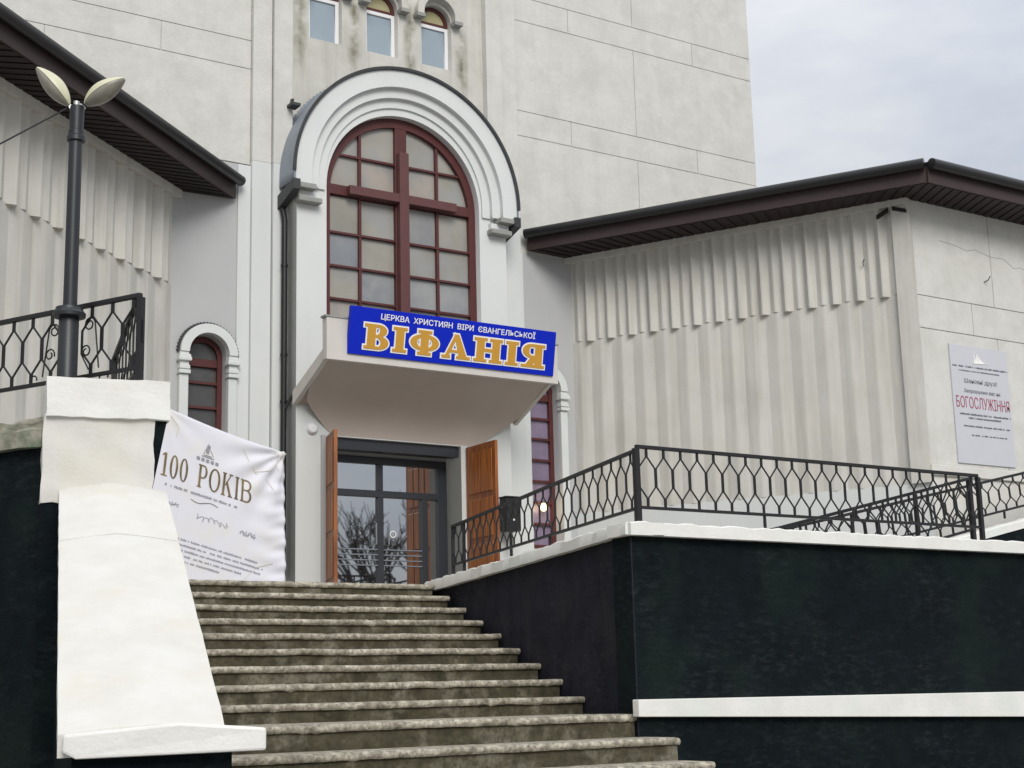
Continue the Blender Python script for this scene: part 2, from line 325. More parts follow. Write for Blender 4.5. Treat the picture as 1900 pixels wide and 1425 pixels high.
def fit_mesh(me, x0, x1, y0, y1):      # stretch a flat lettering mesh to a rectangle
    xs = [v.co.x for v in me.vertices]; ys = [v.co.y for v in me.vertices]
    ax, bx, ay, by = min(xs), max(xs), min(ys), max(ys)
    for v in me.vertices:
        v.co.x = x0 + (v.co.x - ax) / (bx - ax) * (x1 - x0); v.co.y = y0 + (v.co.y - ay) / (by - ay) * (y1 - y0)
    return me
def arc(cx, cz, r, a0, a1, n=28, rz=None):
    rz = rz or r
    return [(cx + r * math.cos(R(a0 + (a1 - a0) * i / n)), cz + rz * math.sin(R(a0 + (a1 - a0) * i / n))) for i in range(n + 1)]
def archpoly(cx, hw, z0, zs, n=28):    # rectangle with round head
    return [(cx - hw, z0), (cx + hw, z0)] + arc(cx, zs, hw, 0, 180, n)
def ringpoly(cx, cz, ri, ro, zl=None, n=32):   # half ring standing on cz (or running down to zl)
    zl = cz if zl is None else zl
    p = [(cx + ro, zl)] if zl < cz else []
    p += arc(cx, cz, ro, 0, 180, n)
    if zl < cz: p += [(cx - ro, zl), (cx - ri, zl)]
    p += arc(cx, cz, ri, 180, 0, n)
    if zl < cz: p += [(cx + ri, zl)]
    return p

# ================================================================== GROUND AND TERRACES
g = MB(); g.add([(-150, -150, -1.6), (200, -150, -1.6), (200, 200, -1.6), (-150, 200, -1.6)], [(0, 1, 2, 3)])
o = put('ground', g.mesh('ground', M['paving'])); tag(o, 'grey paved street ground in front of the church stairs', 'ground', kind='structure')
T = 1.35
o = put('terrace', MB().prism([(9.62, 16.2), (8.62, 11.05), (24, 11.05), (24, 18.2), (11.7, 18.2), (9.9, 17.4)], -1.58, T).mesh('terrace', M['terrace']))
tag(o, 'raised concrete terrace behind the dark wall right of the stairs', 'terrace', kind='structure')
o = put('landing', MB().prism([(4.6, 16.3), (9.6, 16.3), (9.85, 17.38), (11.6, 18.15), (6.6, 18.15), (4.6, 17.4)], -1.57, T - 0.012).mesh('landing', M['terrace']))
tag(o, 'concrete landing at the church door above the top step', 'landing', kind='structure')
o = put('upper_terrace', MB().prism([(3.3, 10.6), (5.5, 17.2), (-8, 17.2), (-8, 16), (1.0, 15.9)], -1.56, 1.62).mesh('upper_terrace', M['terrace']))
tag(o, 'raised terrace behind the left railing and lamp', 'terrace', kind='structure')

# ================================================================== STAIRCASE
st = thing('staircase', 'worn mossy concrete staircase rising between the dark walls to the church door', 'staircase', (6.5, 11, -1.6))
noses = []
for n in range(9):
    t = n / 8; noses.append((16.0 - 4.0 * t, 1.349 - 1.365 * t, 9.43 - 0.70 * t))
noses += [(10.93, -0.178, 8.515), (10.45, -0.38, 8.60), (9.97, -0.572, 8.56), (9.55, -0.745, 8.6), (9.15, -0.915, 8.6), (8.75, -1.085, 8.6), (8.35, -1.255, 8.6), (7.95, -1.425, 8.6)]
def tread_mesh(xl, xr, y, z, depth, th=0.062):
    prof = [(depth, 0), (0.03, 0), (0.012, -0.006), (0.002, -0.018), (0.0, -0.032), (0.006, -0.048), (0.020, -0.060), (depth, -0.062)]
    nseg = max(12, int((xr - xl) / 0.055)); rings = []
    wob = 0; hob = 0
    for i in range(nseg + 1):
        x = xl + (xr - xl) * i / nseg
        wob = 0.75 * wob + random.gauss(0, 0.0014); hob = 0.7 * hob + random.gauss(0, 0.0012)
        chip = 0.022 * random.random() if random.random() < 0.07 else 0
        rings.append([(x, y + py + (wob + chip if py < 0.035 else 0), z + pz + (hob - chip * 0.7 if py < 0.035 else 0)) for py, pz in prof])
    m = MB(); m.loft(rings)
    return m.mesh('tread', M['tread'], True)
for i, (y, z, xr) in enumerate(noses):
    xl = 4.9 if i < 9 else 3.45
    if i > 10: xl = 3.0
    back = noses[i - 1][0] + 0.05 if i else y + 0.45
    zb = noses[i + 1][1] if i + 1 < len(noses) else -1.6
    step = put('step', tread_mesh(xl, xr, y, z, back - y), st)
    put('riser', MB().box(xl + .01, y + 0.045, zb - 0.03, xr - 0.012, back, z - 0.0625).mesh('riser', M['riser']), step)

# ================================================================== RIGHT RETAINING WALL
rw = thing('retaining_wall', 'dark painted retaining wall with white caps right of the stairs', 'wall', (8.5, 10.95, -1.6))
A_, B_ = Vector((8.50, 10.92, 0)), Vector((9.60, 16.42, 0))
sdir = (B_ - A_).normalized(); snor = Vector((sdir.y, -sdir.x, 0))          # snor points to +X
wa = MB(); th = 0.28
wa.add([(A_.x, A_.y, -1.6), (B_.x, B_.y, -1.6), (B_.x + th, B_.y, -1.6), (A_.x + th, A_.y + 0.06, -1.6),
        (A_.x, A_.y, 1.415), (B_.x, B_.y, 1.285), (B_.x + th, B_.y, 1.285), (A_.x + th, A_.y + 0.06, 1.415)],
       [(0, 1, 2, 3), (7, 6, 5, 4), (0, 4, 5, 1), (1, 5, 6, 2), (2, 6, 7, 3), (3, 7, 4, 0)])
put('side_wall', wa.mesh('side_wall', M['black2']), rw)
put('front_wall', MB().box(8.503, 10.923, -1.6, 22.0, 11.2, 1.405).mesh('front_wall', M['black']), rw)
box('plinth', M['black2'], rw, (8.62, 10.72, -1.6), (22, 10.92, -1.0))
def rough_bar(name, m, parent, p0, p1, w0, w1, zb0, zt0, zb1, zt1, seg=0.09, amp=0.008, top=0.006, label=None):
    # capping course: straight bar with hand-trowelled uneven edges; w0/w1 offsets to its left/right side
    p0, p1 = Vector(p0), Vector(p1); d = (p1 - p0); L = d.length; d.normalize(); nn = Vector((d.y, -d.x, 0)); n = max(2, int(L / seg)); rings = []
    for i in range(n + 1):
        t = i / n; c = p0 + d * (L * t); zb = zb0 + (zb1 - zb0) * t; zt = zt0 + (zt1 - zt0) * t
        j = lambda s: random.uniform(-s, s)
        fr, bk = w0 + j(amp * .5), w1 + j(amp * .5); tz = zt + j(top)
        pts = [(fr, zb + j(amp * .3)), (bk, zb), (bk, tz - .012), (bk - .014, tz), (fr + .016, tz + j(top * .6)), (fr, tz - .02 + j(top))]
        rings.append([c + nn * a + Vector((0, 0, b)) for a, b in pts])
    mb = MB(); mb.loft(rings); return put(name, mb.mesh(name, m, True), parent, label=label)
rough_bar('side_cap', M['whitecap'], rw, (8.50 - .03, 10.87, 0), (9.60 - .02, 16.42, 0), -0.06, 0.34, 1.405, 1.518, 1.275, 1.405, amp=.01, top=.009)
rough_bar('front_cap', M['whitecap'], rw, (8.44, 10.86, 0), (22, 10.86, 0), -0.34, 0.03, 1.40, 1.52, 1.385, 1.52, amp=.008, top=.010)
bd = MB(); bd.hexa([(8.455, 10.84, -.205), (14.0, 10.84, -.355), (14.0, 10.93, -.355), (8.455, 10.93, -.205)], [(8.455, 10.84, -.055), (14.0, 10.84, -.085), (14.0, 10.93, -.085), (8.455, 10.93, -.055)])
put('white_band', bd.mesh('white_band', M['whitecap']), rw, bevel=.008)

# side ramp rising to the right behind the front railing
pw = thing('ramp_wall', 'dark side wall of the ramp rising to the right behind the front railing', 'wall', (14.4, 12.4, T))
rz = lambda x: 1.80 + .215 * (x - 15.2)
pm = MB(); pm.hexa([(13.3, 12.42, T - .1), (20, 12.42, T - .1), (20, 12.62, T - .1), (13.3, 12.62, T - .1)], [(13.3, 12.42, rz(13.3) - .03), (20, 12.42, rz(20) - .03), (20, 12.62, rz(20) - .03), (13.3, 12.62, rz(13.3) - .03)])
put('wall_body', pm.mesh('wall_body', M['black']), pw)
rough_bar('wall_cap', M['whitecap'], pw, (13.4, 12.40, 0), (20, 12.40, 0), -0.24, 0.0, rz(13.4) - .04, rz(13.4) + .06, rz(20) - .04, rz(20) + .06)

# ================================================================== LEFT PEDESTAL, SLOPED COPING, LEFT WALL
ux = Vector((.970, -.242, 0)); uy = Vector((.242, .970, 0)); PO = Vector((2.888, 9.90, 0))
def PM(z=0): return frame3((PO.x, PO.y, z), ux, uy, (0, 0, 1))
pd = thing('stone_pedestal', 'whitewashed square pedestal at the head of the sloped stair coping', 'pedestal', (3.3, 10.2, -1.6))
def lumpy(name, m, parent, mw, a, b, amp=.012, n=(14, 10, 5), label=None):
    bm = bmesh.new(); bmesh.ops.create_cube(bm, size=1)
    for v in bm.verts: v.co = Vector([a[k] + (v.co[k] + .5) * (b[k] - a[k]) for k in range(3)])
    bmesh.ops.subdivide_edges(bm, edges=bm.edges[:], cuts=9, use_grid_fill=True)
    for v in bm.verts:
        x = v.co
        v.co += Vector((math.sin(x.z * 17 + x.y * 9) * amp * .4, math.sin(x.x * 13 + x.z * 21) * amp * .5, (math.sin(x.x * 31 + x.y * 7) + math.sin(x.x * 11 + 1)) * amp * .4)) + Vector([random.uniform(-.3, .3) * amp for _ in range(3)])
    me = bpy.data.meshes.new(name); bm.to_mesh(me); bm.free(); me.materials.append(m)
    me.polygons.foreach_set('use_smooth', [True] * len(me.polygons)); me.set_sharp_from_angle(angle=R(50))
    return put(name, me, parent, mw, label=label, bevel=0)
lumpy('shaft', M['white'], pd, PM(), (-.012, .035, 1.31), (.705, .80, 1.90), amp=.012)
put('shaft_base', MB().box(-.012, .05, -1.6, .70, .80, 1.33).mesh('shaft_base', M['black']), pd, PM())
lumpy('cap_block', M['whitecap'], pd, PM(), (0, 0, 1.885), (.80, .86, 2.15), amp=.007)
put('corbel', MB().hexa([(.69, .05, 1.42), (.702, .05, 1.42), (.702, .4, 1.42), (.69, .4, 1.42)], [(.69, .05, 1.895), (.79, .05, 1.895), (.79, .4, 1.895), (.69, .4, 1.895)]).mesh('corbel', M['black']), pd, PM())

fl = thing('stair_coping', 'broad white sloped coping on a dark stair flank at the lower left', 'coping', (2.5, 6.7, -1.6))
def slab(t0, t1):
    U = [(3.00, 9.93, 1.413), (3.30, 9.835, 1.462), (3.67, 9.76, 1.412)]; L = [(2.10, 6.85, -.115), (2.50, 6.74, -.082), (2.815, 6.68, -.098)]
    rings = []; n = 12; lift = random.uniform(-.003, .004)
    for i in range(n + 1):
        e = i / n; t = t0 + (t1 - t0) * e; row = []
        sag = -.006 if i in (0, n) else 0
        for a, b in zip(U, L): row.append(Vector(a).lerp(Vector(b), t) + Vector((0, 0, lift + sag + random.gauss(0, .0012))))
        a, b, c = row
        mid1 = a.lerp(b, .55) + Vector((0, 0, .004 + random.gauss(0, .0015))); mid2 = b.lerp(c, .5) + Vector((0, 0, .004 + random.gauss(0, .0015)))
        a = a + Vector((random.gauss(0, .0012), 0, 0)); c = c + Vector((random.gauss(0, .0012), 0, 0))
        dn = Vector((0, 0, -.10))
        rings.append([a, mid1, b, mid2, c, c + dn, a + dn])
    mb = MB(); mb.loft(rings); return mb.mesh('coping_stone', M['white'], True)
for t0, t1 in ((0, .281), (.2835, .639), (.6415, 1)): put('coping_stone', slab(t0, t1), fl)
foot = MB()
F = [(2.105, 6.78, -.118), (2.585, 6.655, -.080), (2.83, 6.60, -.100), (2.97, 6.565, -.112)]
Bk = [(x + .07, y + .24, z + .0) for x, y, z in F]
bot = [(2.97, 6.565, -.213), (2.16, 6.77, -.224), (2.105, 6.79, -.195)]
ring0 = [Vector(p) for p in F + bot]; ring1 = [Vector(p) for p in Bk] + [Vector((x + .07, y + .24, z)) for x, y, z in bot]
foot.loft([ring0, ring1]); put('foot_block', foot.mesh('foot_block', M['whitecap']), fl, bevel=.012)
fk = MB()
fk.hexa([(2.17, 6.86, -1.6), (2.86, 6.70, -1.6), (3.63, 9.78, -1.6), (3.02, 9.92, -1.6)], [(2.17, 6.86, -.215), (2.86, 6.70, -.208), (3.63, 9.78, 1.32), (3.02, 9.92, 1.32)])
put('flank_wall', fk.mesh('flank_wall', M['black']), fl)

lw = thing('left_wall', 'black retaining wall with a mossy cap under the left railing', 'wall', (2.4, 10.9, -1.6))
LD = Vector((-.452, .892, 0)); LN = Vector((-.892, -.452, 0)); LO = Vector((2.93, 10.05, 0))
def LW(z=0): return frame3((LO.x, LO.y, z), LD, -LN, (0, 0, 1))
put('wall_body', MB().box(-.05, 0, -1.6, 9, .4, 1.70).mesh('wall_body', M['black']), lw, LW())
put('stain_pilaster', MB().box(.62, -.05, -1.6, .80, 0.0, 1.60).mesh('stain_pilaster', M['black2']), lw, LW())
rough_bar('wall_cap', M['dirtywhite'], lw, LO + LD * -.02, LO + LD * 9, -.06, .40, 1.70, 1.83, 1.70, 1.83, amp=.02, top=.02)
lumpy('moss_mound', M['dirtywhite'], lw, LW(), (.02, .02, 1.80), (1.1, .40, 1.91), amp=.022)

# ================================================================== IRON RAILINGS
def bar_mesh(p, h, w=0.0062):
    mb = MB()
    for s in (-1, 1):
        pts = [(s * w * 1.02, h), (s * w * 1.02, h * .86), (s * (p / 2 - w * 1.02), h * .66), (s * (p / 2 - w * 1.02), h * .34), (s * w * 1.02, h * .14), (s * w * 1.02, 0)]
        if s < 0: pass
        rings = []
        for i, (x, z) in enumerate(pts):
            ww = w * (1.15 if 0 < i < 5 else 1.0)
            rings.append([(x - ww, -w, z), (x + ww, -w, z), (x + ww, w, z), (x - ww, w, z)])
        mb.loft(rings)
    return mb.mesh('bent_bar', M['iron'])
RAILG = 'black wrought iron railings with honeycomb bars'
def railing(label, p0, p1, zt0, zt1, zb0, zb1, period=.2035, posts=(), phase=.5, skip=(), legs=(), post_drop=.14):
    p0, p1 = Vector((*p0, 0)), Vector((*p1, 0)); d = p1 - p0; L = d.length; d.normalize(); nn = Vector((-d.y, d.x, 0))
    root = thing('iron_railing', label, 'railing', (p0.x, p0.y, zb0 - post_drop), group=RAILG)
    base = Matrix(((d.x, nn.x, 0, p0.x), (d.y, nn.y, 0, p0.y), (0, 0, 1, 0), (0, 0, 0, 1)))
    for nm, za, zb_, hh, ww in (('top_rail', zt0, zt1, .017, .019), ('bottom_rail', zb0, zb1, .014, .016)):
        put(nm, MB().hexa([(0, -ww, za - hh), (L, -ww, zb_ - hh), (L, ww, zb_ - hh), (0, ww, za - hh)], [(0, -ww, za + hh), (L, -ww, zb_ + hh), (L, ww, zb_ + hh), (0, ww, za + hh)]).mesh(nm, M['iron']), root, base, bevel=.004)
    h = (zt0 - zb0) - .030
    bm_ = bar_mesh(period, h)
    k = 0; s = period * phase
    while s < L - period * .3:
        t = s / L
        if k not in skip:
            hl = (zt0 + (zt1 - zt0) * t) - (zb0 + (zb1 - zb0) * t) - .030; sl = (zb1 - zb0) / L
            put('bent_bar', bm_, root, base @ Matrix(((1, 0, 0, s), (0, 1, 0, 0), (sl, 0, hl / h, zb0 + (zb1 - zb0) * t + .0145), (0, 0, 0, 1))))
        s += period; k += 1
    for q, w in posts:
        t = q / L; zt = zt0 + (zt1 - zt0) * t; zb_ = zb0 + (zb1 - zb0) * t
        put('post', MB().box(q - w, -w, zb_ - post_drop, q + w, w, zt - .017).mesh('post', M['iron']), root, base)
    for q in legs:
        t = q / L; zb_ = zb0 + (zb1 - zb0) * t
        put('leg', MB().box(q - .011, -.011, zb_ - post_drop, q + .011, .011, zb_ - .014).mesh('leg', M['iron']), root, base)
    return root, base
railing('black iron railing along the front edge of the right terrace wall', (8.60, 10.92), (13.30, 10.92), 2.226, 2.226, 1.664, 1.664, phase=.60,
        posts=((0.0, .026), (4.70, .022)), legs=(1.55, 3.1), post_drop=.145)
railing('black iron railing climbing beside the stairs toward the church door', (9.545, 15.76), (8.625, 10.99), 2.03, 2.19, 1.565, 1.658, phase=.55, period=.2035,
        posts=((.02, .018), (.40, .016)), legs=(2.9,), post_drop=.15)
railing('black iron railing rising to the end post just behind the front railing', (10.45, 11.24), (13.56, 11.24), 1.545, 2.255, .98, 1.69, phase=.6, posts=((2.2, .018), (3.09, .024)), post_drop=.15)
railing('black iron railing of the ramp farther back, rising out of frame at right', (11.4, 12.52), (19.0, 12.52), 1.645, 3.24, 1.235, 2.83, phase=.4, posts=((1.6, .016), (5.2, .016)), legs=(4.3, 6.0), post_drop=.10)
# left railing, with scrollwork round the lamp
lr, lbase = railing('black iron railing with scrolls behind the street lamp at left', (3.665, 10.33), (.6, 16.38), 2.905, 2.905, 2.37, 2.37, phase=.35,
        posts=((0.0, .022), (3.2, .02), (6.5, .02)), skip=(3,), post_drop=.55, legs=())
def scroll(cx, cz, r, a0, turns, sgn, stem):
    pts = []
    for i in range(22):
        t = i / 21; a = R(a0) + sgn * turns * 2 * PI * t; rr = r * (1 - .62 * t)
        pts.append((cx + rr * math.cos(a), 0, cz + rr * math.sin(a)))
    return [(stem[0], 0, stem[1])] + pts if stem else pts
for pts in (scroll(.50, 2.76, .055, 170, 1.35, -1, (.40, 2.42)), scroll(.53, 2.56, .05, -20, 1.3, 1, (.50, 2.42)), scroll(.86, 2.76, .055, 10, 1.35, 1, (.97, 2.42)),
            scroll(.90, 2.58, .05, 200, 1.2, -1, None), scroll(.33, 2.335, .06, 0, .5, 1, None), scroll(1.05, 2.40, .055, 0, .5, 1, None)):
    put('scroll', MB().tube(pts, .0062, 6).mesh('scroll', M['iron'], True), lr, lbase)
railing('black iron railing seen nearly end on behind the pedestal cap', (3.668, 10.40), (3.95, 11.72), 2.895, 2.74, 2.35, 2.36, phase=.5, posts=((1.33, .022),), post_drop=.5)

# ================================================================== STREET LAMP
LX, LY = 3.285, 10.78
lamp = thing('street_lamp', 'black lamp pole with two cream leaf shaped heads beside the left railing', 'street lamp', (LX, LY, 1.7))
put('base', MB().lathe([(.072, 1.7), (.072, 2.80), (.066, 2.81)], (LX, LY), 24).mesh('base', M['post'], True), lamp)
put('collar', MB().lathe([(.070, 2.79), (.118, 2.795), (.120, 2.82), (.10, 2.845), (.098, 2.865), (.052, 2.875)], (LX, LY), 24).mesh('collar', M['post'], True), lamp)
put('pole', MB().lathe([(.051, 2.80), (.049, 4.20)], (LX + .004, LY), 24).mesh('pole', M['post'], True), lamp)
put('pole_collar', MB().lathe([(.050, 4.15), (.068, 4.155), (.068, 4.19), (.058, 4.20), (.058, 4.235), (.052, 4.24), (.054, 4.43), (.030, 4.435)], (LX + .006, LY), 24).mesh('pole_collar', M['post'], True), lamp)
cr_ = Vector((math.cos(YAW), -math.sin(YAW), 0)); cf_ = Vector((math.sin(YAW), math.cos(YAW), 0))
def lamp_head(sgn, elev, L, W, H):
    root = Vector((LX + .004, LY, 4.445)) + cr_ * (sgn * .062)
    ax = (cr_ * sgn * math.cos(elev) + Vector((0, 0, 1)) * math.sin(elev) - cf_ * .12).normalized()
    nrm = (Vector((0, 0, 1)) - ax * ax.z).normalized()
    nrm = (nrm * .80 + cf_ * .10 + cr_ * (-sgn) * .35); nrm = (nrm - ax * nrm.dot(ax)).normalized()
    wv = ax.cross(nrm)
    MW = frame3(root, ax, wv, nrm)
    def half(top, h, m, nm, sc=1.0):
        rings = []; N = 18; K = 14
        for i in range(N + 1):
            t = i / N; x = L * t; ww = W * sc * (math.sin(PI * min(1, t * .96 + .02)) ** .62) * (1 - .18 * t); hh = h * math.sin(PI * min(1, t * .93 + .035)) ** .8 * (1.1 - .25 * t)
            ww = max(ww, .004); hh = max(hh, .003)
            rings.append([(x, ww * math.cos(PI * k / K), (1 if top else -1) * (hh * math.sin(PI * k / K) + (.0015 if top else .0015))) for k in range(K + 1)])
        mb = MB(); mb.loft(rings); return mb.mesh(nm, m, True)
    hd = put('lamp_head', half(True, H, M['lampshell'], 'lamp_head'), lamp, MW)
    put('lamp_glass', half(False, H * .75, M['lampglass'], 'lamp_glass', .97), hd, MW)
    put('screw', MB().lathe([(.008, -.002), (.008, .006)], (0, 0), 8).mesh('screw', M['iron']), hd, MW @ Matrix.Translation((L * .84, -W * .25, H * .62)))
    put('hinge_bolt', MB().tube([(-.03, -.03, 0), (-.03, .03, 0)], .016, 10).mesh('hinge_bolt', M['chrome'], True), hd, MW)
lamp_head(-1, R(50), .375, .10, .085)
lamp_head(1, R(31), .355, .098, .085)
put('bolt', MB().lathe([(.022, 4.43), (.022, 4.47), (.012, 4.475)], (LX, LY), 12).mesh('bolt', M['chrome'], True), lamp)
cp = [(3.20 - (2.7) * t, 10.74 - .1 * t, 4.385 - 2.02 * t - .10 * math.sin(PI * t) * .3) for t in [i / 14 for i in range(15)]]
o = put('cable', MB().tube(cp, .0065, 6).mesh('cable', M['iron'], True)); tag(o, 'thin dark cable slanting down to the left from the street lamp', 'cable')

# ================================================================== CHURCH
ch = thing('church_building', 'beige concrete church with tall arched entrance window and ribbed side wings', 'church', (9.9, 17.5, -1.6))
YT = 17.9; CX = 9.93
# --- tower: backing walls and panels
def wallbox(name, m, a, b): return box(name, m, ch, a, b)
wallbox('tower_wall', M['conc'], (-6, YT + .014, 7.0), (7.79, YT + .5, 16)); wallbox('tower_wall', M['conc'], (12.07, YT + .014, 6.4), (16.87, YT + .5, 16))
wallbox('tower_wall', M['conc'], (-6, YT + .45, -1.6), (16.86, 27, 16))
def panel(x0, x1, z0, z1, g=.005):
    box('wall_panel', M['conc'], ch, (x0 + g, YT, z0 + g), (x1 - g, YT + .03, z1 - g), bevel=.003)
def panels(zs, xs_tall, xs_band, x0, x1):
    for i in range(len(zs) - 1):
        xs = [x0] + [x for x in (xs_band if i % 2 else xs_tall) if x0 < x < x1] + [x1]
        for a, b in zip(xs, xs[1:]): panel(a, b, zs[i], zs[i + 1])
panels([7.0, 8.36, 8.77, 10.22, 10.62, 12.1, 12.5, 16], [2.2, 5.02], [3.6, 6.53], -6, 7.80)
panels([6.4, 8.24, 8.64, 10.1, 10.5, 12.0, 12.4, 16], [14.38], [13.1, 15.62], 12.06, 16.9)
# lower grey painted walls with the small arched windows
SWL, SWR, SWZ = 7.235, 12.42, 4.36
def lowwall(x0, x1, cx):
    me = plate_mesh('lower_wall', M['grey'], [[(x0, -1.6), (x1, -1.6), (x1, 6.99), (x0, 6.99)], archpoly(cx, .265, 2.05, SWZ)], .33)
    put('lower_wall', me, ch, FACADE(YT + .165))
lowwall(6.3, 7.80, SWL); lowwall(12.06, 13.4, SWR)
# central bay with the three upper windows
UC = [8.91, 9.81, 10.71]; UZS = 9.74
hole = [archpoly(c, .255, 9.02, UZS) for c in UC]
put('bay_wall', plate_mesh('bay_wall', M['concdirty'], [[(8.30, 6.0), (11.56, 6.0), (11.56, 16), (8.30, 16)]] + hole, .33), ch, FACADE(YT + .165))
# pilasters
for x0, x1, pr, sp_ in ((7.80, 8.075, .07, 0), (8.085, 8.36, .12, 1), (11.50, 11.775, .12, 1), (11.785, 12.06, .07, 0)):
    box('pilaster', M['conc'], ch, (x0, YT - pr, 7.05), (x1, YT + .3, 16), bevel=.008)
    box('pilaster', M['pale'], ch, (x0, YT - pr - .002, -1.6), (x1, YT + .3, 7.05), bevel=.008, label='pale painted lower pilaster')
# upper windows
for c in UC:
    w = put('upper_window', plate_mesh('upper_window', M['whiteframe'], [[(c - .25, 8.965), (c + .25, 8.965), (c + .25, 9.70), (c - .25, 9.70)], [(c - .20, 9.01), (c + .195, 9.01), (c + .195, 9.65), (c - .20, 9.65)]], .06), ch, FACADE(YT + .12))
    put('pane', MB().box(c - .202, YT + .115, 9.005, c + .198, YT + .125, 9.653).mesh('pane', M['blueglass']), w)
    fp = [[(c - .25, 9.705), (c + .25, 9.705), (c + .25, UZS)] + arc(c, UZS, .25, 0, 180, 16) + [(c - .25, UZS)], [(c - .20, 9.745)] + [(c + .20, 9.745)] + arc(c, UZS + .005, .20, 2, 178, 16)]
    put('fanlight_frame', plate_mesh('fanlight_frame', M['frame'], fp, .06), w, FACADE(YT + .125))
    put('fanlight_pane', plate_mesh('fanlight_pane', M['yelglass'], [archpoly(c, .205, 9.74, UZS + .005, 14)], .01), w, FACADE(YT + .13))
    put('hood_moulding', plate_mesh('hood_moulding', M['concdirty'], [ringpoly(c, UZS + .06, .262, .37, UZS + .02)], .12), ch, FACADE(YT - .058), bevel=.006)
    for s in (-1, 1):
        box('moulding_stop', M['stone'], ch, (c + s * .32 - .07, YT - .13, UZS - .035), (c + s * .32 + .07, YT + .01, UZS + .018))
# small arched windows on both sides
def small_window(cx, pane, right):
    fy = YT + .17
    fr = put('side_window', plate_mesh('side_window', M['frame'], [archpoly(cx, .262, 2.06, SWZ), archpoly(cx, .197, 2.12, SWZ - .01)], .08), ch, FACADE(fy))
    put('pane', plate_mesh('pane', pane, [archpoly(cx, .20, 2.11, SWZ - .01, 16)], .012), fr, FACADE(fy + .02))
    zs = [4.02, 3.70, 3.37, 3.05, 2.73, 2.42] if not right else [3.96, 3.66, 3.35, 3.04, 2.73, 2.42]
    for z in zs: put('glazing_bar', MB().box(cx - .197, fy - .03, z - .017, cx + .197, fy + .012, z + .017).mesh('glazing_bar', M['frame']), fr)
    put('transom', MB().box(cx - .197, fy - .035, 4.225, cx + .197, fy + .012, 4.33).mesh('transom', M['frame']), fr, bevel=.008)
    hm = M['pale']
    put('hood_moulding', plate_mesh('hood_moulding', hm, [ringpoly(cx, SWZ, .268, .385)], .10), ch, FACADE(YT - .049), bevel=.008)
    # serrated tin flashing along the hood
    prof = []
    for i in range(57):
        a = R(180 * i / 56); rr = .405 + (.014 if i % 2 else 0); prof.append((cx + rr * math.cos(a), SWZ + rr * math.sin(a)))
    put('hood_flashing', plate_mesh('hood_flashing', M['darksheet'], [prof + arc(cx, SWZ, .386, 180, 0, 40)], .05), ch, FACADE(YT - .028))
    for s in (-1, 1):
        x = cx + s * .328
        for z, w, d in ((4.27, .075, .11), (4.235, .085, .12), (4.13, .07, .10), (4.07, .075, .11)):
            box('moulding_block', hm, ch, (x - w, YT - d, z), (x + w, YT + .005, z + .05), bevel=.008)
        box('colonnette', hm, ch, (x - .062, YT - .075, 1.3), (x + .062, YT + .005, 4.069), bevel=.015)
        box('moulding_neck', hm, ch, (x - .058, YT - .08, 4.18), (x + .058, YT + .005, 4.235))
        box('moulding_neck', hm, ch, (x - .058, YT - .08, 4.32), (x + .058, YT + .005, 4.36))
small_window(SWL, M['dimglass'], False); small_window(SWR, M['curtain'], True)
box('wall_moulding', M['pale'], ch, (7.62, YT - .03, -1.6), (7.80, YT + .01, 6.98), bevel=.01)
box('wall_moulding', M['pale'], ch, (12.06, YT - .03, -1.6), (12.12, YT + .01, 6.4), bevel=.01)

# --- portico
PY = 17.5; ZS = 6.80
portico = [[(8.29, -1.6), (8.85, -1.6), (8.85, 3.36), (10.76, 3.36), (10.76, -1.6), (11.58, -1.6), (11.58, ZS)] + arc(CX, ZS, 1.65, 0, 180, 40) + [(8.29, ZS)],
           archpoly(CX, 1.205, 3.98, ZS - .05, 40)]
put('portico_wall', plate_mesh('portico_wall', M['pale'], portico, .42), ch, FACADE(PY + .21))
rings = [(1.50, 1.735, 17.33, .20), (1.365, 1.505, 17.405, .12), (1.24, 1.37, 17.47, .06)]
for ri, ro, y0, d in rings:
    put('arch_ring', plate_mesh('arch_ring', M['pale'], [ringpoly(CX, ZS + .02, ri, ro, 6.68, 48)], d), ch, FACADE(y0 + d / 2), bevel=.03)
put('hood_cover', plate_mesh('hood_cover', M['steel'], [ringpoly(CX, ZS + .02, 1.737, 1.765, 6.70, 56)], .60), ch, FACADE(17.62))
put('hood_edge', plate_mesh('hood_edge', M['darksheet'], [ringpoly(CX, ZS + .02, 1.742, 1.782, 7.3, 56)], .03), ch, FACADE(17.31))
prof = []
for i in range(161):
    a = R(2 + 176 * i / 160); rr = 1.785 + (.022 if i % 2 else 0); prof.append((CX + rr * math.cos(a), ZS + .02 + rr * math.sin(a)))
put('hood_flashing', plate_mesh('hood_flashing', M['steel'], [prof + arc(CX, ZS + .02, 1.766, 178, 2, 60)], .02), ch, FACADE(17.86))
for s in (-1, 1):
    x = CX + s * 1.61
    box('cornice_block', M['stone'], ch, (min(x, x) - .165, 17.30, 6.60), (x + .165, 17.55, 6.675), bevel=.01)
    x = CX + s * 1.50
    box('cornice_neck', M['pale'], ch, (x - .15, 17.42, 6.51), (x + .15, 17.52, 6.60))
    x = CX + s * 1.50
    box('cornice_block', M['stone'], ch, (x - .17, 17.36, 6.44), (x + .17, 17.52, 6.51), bevel=.01)
for s in (-1, 1):                      # short roof gutters either side of the arch
    x = CX + s * 1.73
    gm = MB(); gm.hexa([(x - .06, 17.28, 6.56), (x + .04, 17.28, 6.56), (x + .04, 18.12, 6.30), (x - .06, 18.12, 6.30)], [(x - .06, 17.28, 6.70), (x + .04, 17.28, 6.70), (x + .04, 18.12, 6.52), (x - .06, 18.12, 6.52)])
    put('side_gutter', gm.mesh('side_gutter', M['darksheet']), ch)
